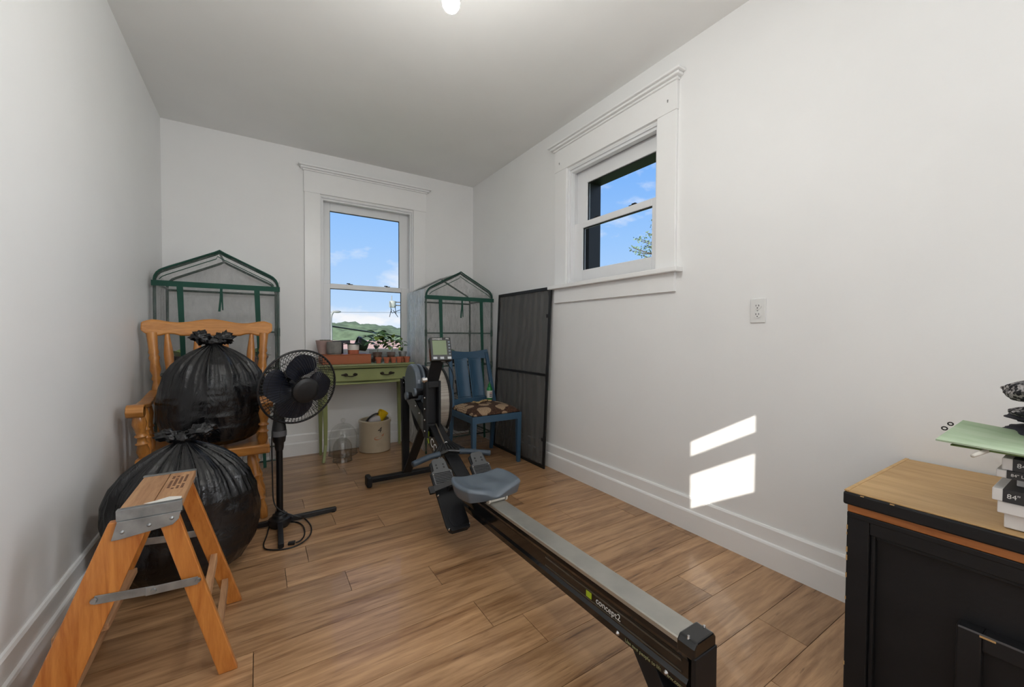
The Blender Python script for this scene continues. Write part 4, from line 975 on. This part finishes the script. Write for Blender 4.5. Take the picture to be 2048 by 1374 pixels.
# rear end cap and legs
part('end_cap', MB().prism([(-.047, -.03), (-.047, .0), (-.036, .014), (.036, .014), (.047, .0), (.047, -.03)], (CX, .575, zb+.002), (1, 0, 0), (0, 0, 1), (0, .05, 0)), RBG, rw, bevel=.004)
mb = MB()
for s_ in (-1, 1): mb.turn((CX+s_*.034, .6, zb+.008), (CX+s_*.034, .6, zb+.02), [(0, .006), (1, .003)], 10)
part('cap_bolts', mb, CHROME, rw, 60, kind='stuff')
part('rear_leg', MB().box((CX-.047, .572, .0), (CX+.047, .584, zb-.02)), RB, rw, bevel=.002)
part('rear_leg', MB().prism([(.78, .155), (.70, .155), (.60, .03), (.60, .0), (.66, .0)], (CX-.034, 0, 0), (0, 1, 0), (0, 0, 1), (.068, 0, 0)), RB, rw, bevel=.002)
part('rear_foot', MB().box((CX-.17, .575, 0), (CX+.17, .64, .032)), RB, rw, bevel=.008)
mb = MB()
for yy in (.83, .66): mb.turn((CX-.04, yy, ry(yy)-.116), (CX-.046, yy, ry(yy)-.116), [(0, .007), (1, .003)], 10)
part('rail_bolts', mb, CHROME, rw, 60, kind='stuff')
# seat on rollers
def seat(u, v):
    x = (u-.5)*2; y = (v-.5)*2
    # squircle outline, wings to the rear
    sx = .163*(1-.10*max(0, y)**2-.03*max(0, -y)); sy = .122
    k = 1-.10*(x*x*y*y)
    px = CX-.012+x*sx*k; py = 1.715+y*sy*k*(1-.10*abs(x)**3*(1 if y < 0 else 0))
    z = .352+.018*x*x-.013*math.exp(-((abs(x)-.5)/.28)**2)*math.exp(-(y/.6)**2)-.026*max(0, -y-.25)*math.exp(-(x/.3)**2)*1.4
    ed = max(abs(x), abs(y)); z -= .016*max(0, (ed-.86)/.14)**2
    return (px, py, z)
mb = MB().slab(seat, 30, 24, (0, 0, -.046)).flip()
for i, v_ in enumerate(mb.v[31*25:]):        # tuck the underside in
    v_.x = CX-.012+(v_.x-CX+.012)*.90; v_.y = 1.715+(v_.y-1.715)*.90; v_.z = .297
part('seat', mb, GREYB, rw, 180, .004)
part('seat_carriage', MB().box((CX-.06, 1.64, .276), (CX-.046, 1.8, .304)).box((CX+.046, 1.64, .276), (CX+.06, 1.8, .304)).box((CX-.06, 1.64, .292), (CX+.06, 1.8, .304)), RB, rw)
for yy in (1.625, 1.80):
    r_ = part('seat_roller', MB().cyl((CX-.038, yy, ry(yy)+.0175), (CX+.038, yy, ry(yy)+.0175), .014, n=14), mat('white_roller', (214, 210, 200), .4), rw, 50)
    part('axle', MB().cyl((CX-.06, yy, ry(yy)+.018), (CX+.066, yy, ry(yy)+.018), .005, n=8), BLK, r_)
    for s_ in (-1, 1): part('wheel_flange', MB().cyl((CX+s_*.043, yy, ry(yy)+.019), (CX+s_*.05, yy, ry(yy)+.019), .019, n=14), mat('white_roller', (214, 210, 200), .4), r_, 50)
# foot plates
for s_ in (-1, 1):
    fx0 = CX+s_*.118
    a = ray_at(876, 925, 0, CX-.118); a = V((fx0, a.y, a.z)); b_ = ray_at(921, 1062, 0, CX-.118); b_ = V((fx0, b_.y, max(b_.z, .09)))
    d = (b_-a).normalized(); n_ = V((0, d.z, -d.y)); n_ = n_ if n_.z > 0 else -n_; L = (b_-a).length; ex = V((1, 0, 0))
    fpz = part('foot_plate', MB().prism([(-.05, .0), (-.05, .05), (-.062, .06), (-.062, L-.04), (-.055, L-.01), (-.04, L), (.04, L), (.055, L-.01), (.062, L-.04), (.062, .06), (.05, .05), (.05, 0), (.03, -.012), (-.03, -.012)], a, ex, d, -n_*.014), RB, rw, bevel=.003)
    part('slider', MB().prism([(-.038, -.01), (-.042, .05), (-.056, .06), (-.056, .14), (.056, .14), (.056, .06), (.042, .05), (.038, -.01), (.025, -.02), (-.025, -.02)], a, ex, d, n_*.01), DGREY, fpz, bevel=.003)
    for k in range(7): part('tread_rib', MB().bar(a+ex*-.048+d*(.07+.009*k)+n_*.011, a+ex*.048+d*(.07+.009*k)+n_*.011, .0035, .003, n_), RB, fpz)
    for i, j in ((-.02, .02), (.02, .02), (-.02, .038), (.02, .038)): part('peg_hole', MB().cyl(a+ex*i+d*j+n_*.0095, a+ex*i+d*j+n_*.0108, .005, n=10), BLK, fpz)
    for i, j in ((-.05, .072), (.05, .072), (-.054, L-.02), (.054, L-.02), (-.057, .19)): part('bolt', MB().turn(a+ex*i+d*j+n_*.002, a+ex*i+d*j+n_*.015, [(0, .006), (.6, .005), (1, .001)], 8), CHROME, fpz, 60)
    part('strap', MB().bar(a+ex*-.10+d*.165+n_*.03, a+ex*.07+d*.145+n_*.05, .03, .004, n_), BLK, fpz, bevel=.001)
    part('strap_buckle', MB().obox(a+ex*-.092+d*.166+n_*.03, ex*.014, d*.02, n_*.008), BLK, fpz, bevel=.003)
    hcup = [(.04*math.cos(q), L-.075+.058*math.sin(q)) for q in [2*PI*k/28 for k in range(28)]]
    part('heel_cup', MB().prism(hcup, a+n_*.0005, ex, d, n_*.002), mat('heel_pad', (14, 16, 22), .7), fpz)
    part('heel_lip', MB().bar(a+ex*-.05+d*(L-.012)+n_*.008, a+ex*.05+d*(L-.012)+n_*.008, .02, .02, n_), RB, fpz, bevel=.004)
    part('foot_mount', MB().bar(a+d*.15-n_*.012, V((CX+s_*.03, (a+d*.15).y+.02, (a+d*.15).z-.02)), .06, .03), RB, fpz, bevel=.003)
# ------------------------------------------------------------------ blue dining chair
BLUE = mat('blue_chair_paint', (52, 84, 110), .42, var=.07, vs=6)
bc = thing('dining_chair', (1.635, 3.0, 0), 'teal blue painted wooden chair with a brown leaf-patterned seat', 'chair')
X0, X1, Y0, Y1 = 1.402, 1.862, 2.775, 3.215
SZ = .422
for (x, y) in ((X0+.02, Y0+.02), (X1-.02, Y0+.02)):
    part('leg', MB().bar((x, y, SZ), (x, y, 0), .04, .04, (0, 1, 0), .028, .028), BLUE, bc, bevel=.003)
def cham(p, q): return (V(p), V(q))
for x in (X0+.018, X1-.018):
    s_ = 1 if x > 1.6 else -1
    part('rear_leg', MB().bar((x, Y1-.02, SZ+.02), (x+s_*.0, Y1+.05, 0), .034, .036, (0, 1, 0), .028, .028), BLUE, bc, bevel=.003)
    part('back_post', MB().bar((x, Y1-.02, SZ-.01), (x-s_*.028, Y1+.10, .905), .032, .034, (0, 1, 0), .03, .024), BLUE, bc, bevel=.004)
part('seat_rail', MB().box((X0, Y0, SZ-.055), (X1, Y0+.024, SZ)), BLUE, bc, bevel=.003)
part('seat_rail', MB().box((X0+.002, Y0+.02, SZ-.055), (X0+.026, Y1-.02, SZ)), BLUE, bc, bevel=.003)
part('seat_rail', MB().box((X1-.026, Y0+.02, SZ-.055), (X1-.002, Y1-.02, SZ)), BLUE, bc, bevel=.003)
part('seat_rail', MB().box((X0+.02, Y1-.04, SZ-.055), (X1-.02, Y1-.01, SZ)), BLUE, bc, bevel=.003)
def topr(u, v):
    x = X0+.028+(X1-X0-.056)*u; z0 = .845; z1 = .93-.022*math.sin(PI*u)
    return (x, Y1+.088+.016*v+.018*math.sin(PI*u), z0+(z1-z0)*v)
part('top_rail', MB().slab(topr, 20, 3, (0, .022, 0)), BLUE, bc, 40, .004)
part('lower_rail', MB().bar((X0+.03, Y1-.004, .475), (X1-.03, Y1-.004, .475), .022, .05, (0, 0, 1)), BLUE, bc, bevel=.003)
for xs in (1.488, 1.628):
    def sl(u, v): return (xs+.128*u, Y1+.0+.098*v+.012*math.sin(PI*u), .49+.365*v)
    part('back_slat', MB().slab(sl, 6, 8, (0, .014, 0)), BLUE, bc, 40, .004)
    def sp(u, v): return (xs+.014+.1*u, Y1-.006+.098*(.06+.88*v)+.012*math.sin(PI*u), .49+.365*(.06+.88*v))
    part('slat_panel', MB().slab(sp, 6, 8, (0, .005, 0)), BLUE, bc, 40, .003)
def fabric():
    t = NT('leaf_fabric'); b = t.bsdf((.1, .05, .03, 1), .9); v = t.coord((1, 1, .3))
    vo = t.n('ShaderNodeTexVoronoi'); vo.inputs['Scale'].default_value = 10.5; vo.inputs['Randomness'].default_value = .8; t.l(v, vo.inputs['Vector'])
    w = t.n('ShaderNodeTexWave'); w.inputs['Scale'].default_value = 26; w.inputs['Distortion'].default_value = 6; t.l(v, w.inputs['Vector'])
    mk = t.ramp(vo.outputs['Distance'], [(.47, (1, 1, 1, 1)), (.50, (0, 0, 0, 1))])
    vein = t.ramp(w.outputs[0], [(.15, lin((120, 92, 68))), (.4, lin((186, 160, 130)))])
    bg = t.ramp(t.noise(v, 90, 3), [(.45, lin((58, 36, 24))), (.6, lin((84, 56, 38)))])
    mx = t.n('ShaderNodeMixRGB'); t.l(mk, mx.inputs[0]); t.l(bg, mx.inputs[1]); t.l(vein, mx.inputs[2]); t.l(mx.outputs[0], b.inputs['Base Color'])
    t.bump(t.noise(v, 250, 2), b, .2); return t.done(b.outputs[0])
def cush(u, v):
    x = (u-.5)*2; y = (v-.5)*2
    return (1.632+x*.222*(1-.03*y*y), 2.992+y*.212*(1-.03*x*x), SZ+.012+.048*(1-x**4)**.5*(1-y**4)**.5)
part('seat_cushion', MB().slab(cush, 20, 20, (0, 0, -.011)).flip(), fabric(), bc, 180)
CZ = SZ+.058
q = ray_at(979, 800, 1, 3.13)
t = thing('squeeze_bottle', (q.x, 3.13, CZ), 'green squeeze bottle with a white label standing on the chair seat', 'bottle')
GB = mat('green_bottle', (24, 128, 62), .3, var=.05); bc_ = (q.x, 3.13, CZ)
part('bottle_body', MB().turn(bc_, V(bc_)+V((0, 0, .125)), [(0, .02), (.03, .026), (.8, .026), (.95, .018), (1, .012)], 20), GB, t, 60)
part('label', MB().turn(V(bc_)+V((0, 0, .022)), V(bc_)+V((0, 0, .088)), [(0, .0266), (1, .0266)], 20, caps=False), mat('bottle_label', (222, 218, 212), .5), t, 60)
for k in range(3): part('label_print', MB().box((bc_[0]-.012-.003, bc_[1]-.0285, CZ+.035+.014*k), (bc_[0]+.010, bc_[1]-.0262, CZ+.041+.014*k)), mat('bottle_print', (150, 60, 60) if k == 2 else (60, 60, 60), .6) if k == 2 else BLK, t)
part('cap', MB().turn(V(bc_)+V((0, 0, .125)), V(bc_)+V((0, 0, .165)), [(0, .015), (.5, .013), (.55, .007), (1, .004)], 16), GB, t, 40)
PEG = mat('peg_wood', (200, 170, 118), .6)
for lab, a, b_ in (('wooden clothes peg lying at the left on the patterned seat', (945, 803), (960, 806)), ('wooden clothes peg lying across another in the middle of the seat', (957, 805), (970, 799)), ('wooden clothes peg nearest the green bottle on the seat', (969, 800), (983, 801))):
    p, q = ray_at(*a, 2, CZ+.012), ray_at(*b_, 2, CZ+.012); d = (q-p); d = d.normalized()*min(d.length, .085); c = (p+q)/2
    t = thing('clothes_peg', c-V((0, 0, .01)), lab, 'peg', 'clothes pegs on the seat')
    sd = V((0, 0, 1)).cross(d).normalized()
    for s_ in (-1, 1): part('peg_half', MB().bar(c-d/2+sd*s_*.004, c+d/2+sd*s_*.006, .007, .009, (0, 0, 1)), PEG, t, bevel=.001)
    part('spring', MB().cyl(c-sd*.01, c+sd*.01, .005, n=10), CHROME, t, 60)

# ------------------------------------------------------------------ insect screen leaning on the right wall
def mesh_mat():
    t = NT('insect_mesh'); tr = t.n('ShaderNodeBsdfTransparent'); d = t.bsdf(lin((70, 70, 70)), .6)
    mx = t.n('ShaderNodeMixShader'); mx.inputs[0].default_value = .74; t.l(tr.outputs[0], mx.inputs[1]); t.l(d.outputs[0], mx.inputs[2])
    w = t.n('ShaderNodeTexWave'); w.bands_direction = 'Y'; w.inputs['Scale'].default_value = 3.4; w.inputs['Distortion'].default_value = 9; w.inputs['Detail'].default_value = 1; w.inputs['Detail Scale'].default_value = .8; t.l(t.coord((1, 1, .6)), w.inputs['Vector'])
    t.l(t.ramp(w.outputs[0], [(.1, lin((68, 67, 65))), (.9, lin((84, 82, 80)))]), d.inputs['Base Color'])
    return t.done(mx.outputs[0])
sn = thing('window_screen', (1.93, 2.95, 0), 'black framed insect screen leaning against the right wall', 'screen')
SY0, SY1, SH = 2.522, 3.345, 1.452
def sp_(y, z, off=0): return V((1.912+.062*z/SH+off, y, z+.0))
lean_n = V((-1, 0, .043))
fw = .026
def sbar(nm, a, b_, w=fw): return part(nm, MB().bar(a, b_, w, .012, lean_n), BLACK, sn, bevel=.001)
sbar('frame_bar', sp_(SY0+fw/2, 0.001), sp_(SY0+fw/2, SH)); sbar('frame_bar', sp_(SY1-fw/2, .001), sp_(SY1-fw/2, SH))
sbar('frame_bar', sp_(SY0+fw, fw/2+.001), sp_(SY1-fw, fw/2+.001)); sbar('frame_bar', sp_(SY0+fw, SH-fw/2), sp_(SY1-fw, SH-fw/2)); sbar('middle_bar', sp_(SY0+fw, .745), sp_(SY1-fw, .745), .02)
part('insect_mesh', MB().add([sp_(SY0+.02, .02), sp_(SY1-.02, .02), sp_(SY1-.02, SH-.02), sp_(SY0+.02, SH-.02)], [(0, 1, 2, 3)]), mesh_mat(), sn)
for yy, zz in ((SY0+.035, 1.22), (SY0+.035, .23)): part('pull_tab', MB().obox(sp_(yy, zz, -.009), (.004, 0, 0), (0, .008, 0), (0, 0, .014)), BLACK, sn, bevel=.002)

# ------------------------------------------------------------------ black cabinet by the camera
BPAINT = mat('distressed_black', (26, 26, 28), .5, var=.2, vs=9, bump=.05, bs=90, spec=.3)
BPAINT2 = BPAINT
BARE = wood('worn_bare_wood', (210, 172, 118), (178, 138, 86), axis=1, rough=.5, scale=1.4, stretch=9)
ORNG = wood('orange_edge_wood', (196, 124, 66), (150, 88, 40), axis=1, rough=.5, scale=2, stretch=8)
cb = thing('cabinet', (1.72, 0, 0), 'distressed black cabinet with a worn bare wood top in the corner', 'cabinet')
CT = .625; cy0, cy1 = -.5, .455
part('body', MB().box((1.468, cy0+.02, .0), (1.985, .44, .545)), BPAINT, cb, bevel=.003)
part('top_slab', MB().box((1.428, cy0, CT-.040), (1.992, cy1, CT-.004)), BPAINT, cb, bevel=.005)
part('top_surface', MB().box((1.433, cy0+.004, CT-.005), (1.988, cy1-.005, CT)), BARE, cb, bevel=.002)
part('bare_rim', MB().box((1.431, cy1-.012, CT-.003), (1.99, cy1-.002, CT+.0015)), BARE, cb, bevel=.001)
part('neck_moulding', MB().box((1.440, cy0+.01, .562), (1.986, .448, CT-.04)), ORNG, cb, bevel=.003)
part('face_cap', MB().box((1.441, cy0+.01, .545), (1.986, .449, .5615)), BPAINT, cb, bevel=.003)
# front face frame
FX0 = 1.442
part('face_stile', MB().box((FX0, .398, .03), (1.468, .449, .556)), BPAINT, cb, bevel=.003)
part('face_rail', MB().box((FX0, cy0+.02, .512), (1.468, .3979, .556)), BPAINT, cb, bevel=.003)
part('face_moulding', MB().box((FX0+.008, .386, .03), (1.468, .398, .512)).box((FX0+.008, cy0+.02, .50), (1.468, .386, .512)), BPAINT, cb, bevel=.004)
dr_ = part('door', MB().box((FX0-.012, .186, .03), (1.468, .228, .37)).box((FX0-.012, -.2, .328), (1.468, .186, .37)), BPAINT, cb, bevel=.004)
part('door_panel', MB().box((FX0+.012, -.2, .03), (1.468, .186, .328)), BPAINT, dr_)
part('door_edge_wear', MB().box((FX0-.0125, -.2, .3665), (FX0-.010, .224, .3705)), mat('worn_grey_edge', (84, 84, 88), .5), dr_)
part('paint_chip', MB().box((FX0-.0128, .165, .362), (FX0-.0118, .19, .3665)), BARE, dr_)
rnd = random.Random(5)
for k in range(16):
    yy, zz = (.4485, rnd.uniform(.1, .54)) if k < 7 else (rnd.uniform(.1, .44), rnd.choice((.5545, CT-.006, .45)))
    s_ = rnd.uniform(.002, .005)
    xx = FX0 if zz < .57 else 1.428
    if k < 7: part('paint_chip', MB().box((xx-.0004, yy-s_*.6, zz-s_*1.6), (xx+.002, yy+.0006, zz+s_*1.6)), BARE, cb)
    elif zz != .45: part('paint_chip', MB().box((xx-.0004, yy-s_*1.6, zz-s_*.4), (xx+.002, yy+s_*1.6, zz+s_*.4)), BARE, cb)
for x in (1.50, 1.93):
    for y in (-.44, .40): part('foot', MB().box((x-.02, y-.02, 0), (x+.02, y+.02, .03)), BPAINT, cb)

# stack of boxes and papers on the cabinet
WBOX = mat('white_carton', (228, 226, 224), .5, var=.02); DBOX = mat('charcoal_band', (44, 44, 46), .5, var=.05)
def carton(x0, ya, yb, z0, z1, label, band, name='carton', x1=1.93):
    t = thing(name, ((x0+x1)/2, (ya+yb)/2, z0), label, 'box', 'white cartons stacked on the cabinet')
    part('carton_body', MB().box((x0, ya, z0), (x1, yb, z1)), WBOX, t, bevel=.002)
    if band:
        part('printed_band', MB().box((x0-.0008, ya-.0005, z0-.0001), (x1, yb-.016, z1+.0001)), DBOX, t)
        text('lettering', '84" LENGTH', (z1-z0)*.52, (x0-.0013, yb-.022, (z0+z1)/2), (0, -1, 0), (0, 0, 1), WHITE, t)
zs = [CT, .662, .692, .725, .752, .785, .812]
carton(1.462, -.22, .163, CT+.002, .662, 'plain white carton at the bottom of the stack on the cabinet', False)
carton(1.448, -.22, .172, .6625, .690, 'plain white carton second from the bottom of the stack', False)
carton(1.445, -.22, .180, .6905, .719, 'white carton with a dark 84 inch length band, lowest of the banded boxes', True)
carton(1.50, -.22, .150, .7195, .744, 'white banded carton set back above the lowest banded box', True)
carton(1.452, -.22, .176, .7445, .762, 'white banded carton just under the topmost one', True)
carton(1.455, -.22, .168, .7625, .790, 'topmost white carton with dark 84 inch length band', True)
FOL = wood('green_folder_card', (168, 184, 156), (132, 158, 120), axis=1, rough=.6, scale=1, stretch=6, rnd=False)
def sheet(name, pts, th, m, label, cat, loc, bevel=.001):
    n = len(pts); top = [V(p)+V((0, 0, th)) for p in pts]
    mb = MB().add([V(p) for p in pts]+top, [tuple(range(n))[::-1], tuple(range(n, 2*n))]+[(i, (i+1) % n, n+(i+1) % n, n+i) for i in range(n)])
    return mb
t = thing('file_folder', (1.6, .1, .790), 'green file folder with metal prongs jutting from the carton stack', 'folder')
ZF = .792
c1, c2 = ray_at(1871, 881, 2, ZF+.022), ray_at(1926, 843, 2, ZF+.05); 
c3 = V((c2.x+.02, -.1, ZF+.012)); c4 = V((c1.x+.04, -.1, ZF+.004))
part('folder_front', sheet('f', [c1, c4, c3, c2], .004, FOL, 0, 0, 0), FOL, t)
part('folder_back', sheet('f', [c1+V((.03, -.02, -.012)), c4+V((.03, 0, -.002)), c3+V((0, 0, -.002)), c2+V((0, -.03, -.016))], .003, FOL, 0, 0, 0), mat('folder_dark_green', (112, 140, 78), .6), t)  # back leaf in a darker green card
for px, py in ((1889, 859), (1901, 850)):
    q = ray_at(px, py, 2, ZF+.043); part('metal_prong', MB().tube([q+V((0, .005*math.cos(a), .004*math.sin(a)+.003)) for a in [2*PI*k/10 for k in range(10)]], .0016, 6, True), BLKM, t, 180)
part('paper_sheet', sheet('p', [(1.49, .20, ZF-.001), (1.49, -.1, ZF), (1.78, -.1, ZF), (1.78, .185, ZF+.002)], .002, WBOX, 0, 0, 0), mat('paper', (214, 208, 198), .7), t)
part('paper_curl', MB().tube([ray_at(1945, 912, 2, ZF+.004), ray_at(1985, 897, 2, ZF+.012), ray_at(2010, 888, 2, ZF+.02)], [.004, .006, .004], 8), mat('paper', (214, 208, 198), .7), t, 180)
def blob(c, r, seed, amp=.25, fr=2.2, n=40, m=24):
    C = V(c)
    def fn(u, v):
        a = 2*PI*u; b_ = PI*v*.994+.009; d = V((math.cos(a)*math.sin(b_), math.sin(a)*math.sin(b_), -math.cos(b_)))
        k = 1+amp*noise.noise(d*fr+V((seed, 0, 0)))+amp*.5*noise.noise(d*fr*2.3+V((0, seed, 0)))
        return C+V((d.x*r[0], d.y*r[1], d.z*r[2]))*k
    return MB().grid(fn, n, m, cu=True)
NAVC = mat('navy_cloth', (38, 38, 48), .9, var=.15, vs=40, bump=.3, bs=300)
q1 = ray_at(2040, 862, 0, 1.64); q2 = ray_at(2034, 841, 0, 1.62)
t = thing('folded_cloth', (1.66, .1, ZF+.03), 'dark navy folded cloth lying on the green folder', 'cloth')
part('lower_fold', blob((1.66, q1.y-.07, q1.z), (.10, .095, .020), 2, .16, 2.0), NAVC, t, 180)
part('upper_fold', blob((1.64, q2.y-.085, q2.z+.008), (.10, .105, .014), 6, .16, 2.0), NAVC, t, 180)
def knit():
    t = NT('speckled_knit'); b = t.bsdf((.05, .05, .05, 1), .95); v = t.coord((1, 1, 1)); vo = t.n('ShaderNodeTexVoronoi'); vo.inputs['Scale'].default_value = 150; t.l(v, vo.inputs['Vector'])
    t.l(t.ramp(vo.outputs['Color'], [(.45, lin((38, 38, 42))), (.62, lin((178, 174, 172)))]), b.inputs['Base Color']); t.bump(vo.outputs['Distance'], b, .8, .01); return t.done(b.outputs[0])
KN = knit()
q3 = ray_at(2035, 785, 0, 1.62); q4 = ray_at(2035, 822, 0, 1.62)
t = thing('knit_hat', (1.62, .08, q4.z-.02), 'black and white speckled knit hat on top of the stack', 'hat')
part('crown', blob((1.62, q3.y-.06, q3.z+.004), (.085, .085, .032), 4, .14, 2.0), KN, t, 180)
part('brim_fold', blob((1.62, q4.y-.07, q4.z), (.085, .085, .016), 9, .14, 2.0), KN, t, 180)
# ------------------------------------------------------------------ outdoors
GZ = -3.4
GRASS = mat('meadow', (112, 134, 78), .9, var=.3, vs=.05)
single('ground', MB().box((-400, 4.6, GZ-.5), (500, 420, GZ)).box((2.6, -200, GZ-.5), (500, 4.6, GZ)), GRASS, (0, 0, GZ), kind='structure')
HILL = mat('wooded_green', (98, 114, 84), .95, var=.45, vs=.35, bump=.8, bs=.5)
def hill(u, v):
    az = math.radians(-30+110*u); D = 120+60*v
    hgt = (3.3+1.5*math.sin(az*5+1.0)+.8*math.sin(az*13))*math.sin(PI*min(1, .06+v*.62))
    p = V((D*math.sin(az), D*math.cos(az), 0)); n_ = abs(noise.noise(p*.09))*2.2+abs(noise.noise(p*.25))*1.6
    return (p.x, p.y, GZ+(hgt+n_)*min(1, v*4+.0)*1.0+2.0*min(1, v*4))
single('wooded_hill', MB().grid(hill, 260, 24), HILL, (40, 120, GZ), 'distant green wooded hill seen through the back window', 'hill', smooth=180)
CONC = mat('galvanised_pole', (150, 152, 150), .6); WOODP = mat('weathered_pole', (104, 94, 84), .9, var=.2)
lp = [ray_at(663, 672, 1, 24), ray_at(662, 650, 1, 24), ray_at(662, 636, 1, 24), ray_at(664, 628, 1, 24), ray_at(668, 622, 1, 24)]
t = thing('street_lamp', (lp[0].x, lp[0].y, GZ), 'street lamp with a curved arm outside the back window', 'street lamp')
part('lamp_post', MB().tube(smooth_path([V((lp[0].x, lp[0].y, GZ))]+lp, 4), .055, 8), CONC, t, 180)
part('lamp_head', MB().ell(lp[-1]+V((.15, 0, -.03)), (.22, .12, .07), 12, 8), CONC, t, 180)
pc = ray_at(808, 640, 1, 26); ct = ray_at(785, 601, 1, 26); cbm = ray_at(785, 615, 1, 26)
t = thing('utility_pole', (pc.x, pc.y, GZ), 'utility pole with a grey transformer outside the back window', 'utility pole')
part('pole', MB().cyl((pc.x, pc.y, GZ), (pc.x, pc.y, 6.2), .15, .11, 12), WOODP, t, 60)
part('transformer', MB().turn((ct.x, ct.y, cbm.z), (ct.x, ct.y, ct.z), [(0, .18), (.1, .21), (.9, .21), (.95, .15), (1, .06)], 18), mat('transformer_grey', (176, 180, 176), .5), t, 40)
part('bushing', MB().cyl((ct.x-.05, ct.y, ct.z), (ct.x-.05, ct.y, ct.z+.3), .03, n=8), CONC, t)
for zz in (ct.z-.1, cbm.z+.15): part('bracket', MB().bar((ct.x, ct.y, zz), (pc.x, pc.y, zz), .05, .06), WOODP, t)
for k, (px, py, qx, qy) in enumerate(((780, 603, 783, 625), (783, 618, 779, 634), (786, 620, 796, 634), (790, 612, 792, 628), (784, 626, 800, 620))):
    part('lead_wire', MB().tube([ray_at(px, py, 1, 25.7), ray_at(qx, qy, 1, 25.7)], .02, 5), BLKM, t)
WIRE = mat('wire_grey', (120, 126, 130), .6)
for k, (a, b_, lab, r) in enumerate((((640, 621), (808, 625), 'thin power line crossing the sky behind the back window', .012), ((640, 646), (808, 674), 'dark sagging cable in front of the hill outside', .045))):
    p, q = ray_at(*a, 1, 25.95), ray_at(*b_, 1, 25.95)
    p2 = p+(p-q)*2.0; pts = [lerp(p2, q, i/16)-V((0, 0, .10*math.sin(PI*i/16))) for i in range(17)]
    single('power_line', MB().tube(pts, r, 5), WIRE if k == 0 else BLKM, pts[-1], lab, 'cable', smooth=180)
# house below the window
hp = ray_at(700, 700, 1, 38); BRK = mat('pink_brick', (176, 132, 118), .9, var=.15, vs=2)
t = thing('house', (hp.x, hp.y, GZ), 'low pale brick house outside the back window', 'house')
hz = hp.z-.2
part('wall', MB().box((hp.x-6, 38, GZ), (hp.x+7, 46, hz)), BRK, t)
part('roof', MB().prism([(-.4, 0), (8.4, 0), (4, 1.0)], (hp.x-6.4, 38, hz), (0, 1, 0), (0, 0, 1), (13.8, 0, 0)), mat('house_roof', (196, 160, 146), .9, var=.1, vs=3), t)
for k in range(4):
    w = part('house_window', MB().box((hp.x-4.6+2.9*k, 37.95, hz-2.0), (hp.x-3.4+2.9*k, 38.05, hz-.8)), mat('house_trim', (226, 222, 216), .6), t)
    part('pane', MB().box((hp.x-4.5+2.9*k, 37.92, hz-1.9), (hp.x-3.5+2.9*k, 37.96, hz-.9)), mat('dark_pane', (60, 68, 76), .1), w)
# tree beyond the right window
tc = ray_at(1325, 530, 0, 7.5)
t = thing('tree', (tc.x, tc.y, GZ), 'green tree top outside the right window', 'tree')
part('trunk', MB().tube([V((tc.x, tc.y, GZ)), V((tc.x+.05, tc.y, .5)), V((tc.x, tc.y, tc.z+.9))], [.16, .1, .02], 8), WOODP, t, 180)
rnd = random.Random(21); mb = MB(); bm_ = MB()
for k in range(150):
    z = rnd.uniform(-2.6, 1.0); r = .30+(1.0-z)*.42; a = rnd.uniform(0, 2*PI); L = r*rnd.uniform(.7, 1.15)
    s0 = V((tc.x, tc.y, tc.z+z)); d = V((math.cos(a), math.sin(a), rnd.uniform(.05, .45))); e_ = s0+d*L
    bm_.tube([s0, lerp(s0, e_, .5)+V((0, 0, -.03)), e_], [.014, .009, .004], 4)
    for j in range(26):
        tt = rnd.uniform(.35, 1.05); p = lerp(s0, e_, tt)+V((rnd.gauss(0, .06), rnd.gauss(0, .06), rnd.gauss(0, .04)))
        n_ = V((rnd.uniform(-1, 1), rnd.uniform(-1, 1), rnd.uniform(.2, 1))).normalized(); u = n_.orthogonal().normalized(); w = n_.cross(u); s_ = rnd.uniform(.018, .036)
        mb.add([p-u*s_, p-w*s_*.5, p+u*s_*1.4, p+w*s_*.5], [(0, 1, 2, 3)])
part('branches', bm_, WOODP, t, kind='stuff')
part('foliage', mb, mat('tree_leaf', (128, 152, 112), .6, var=.3, vs=2), t, kind='stuff')
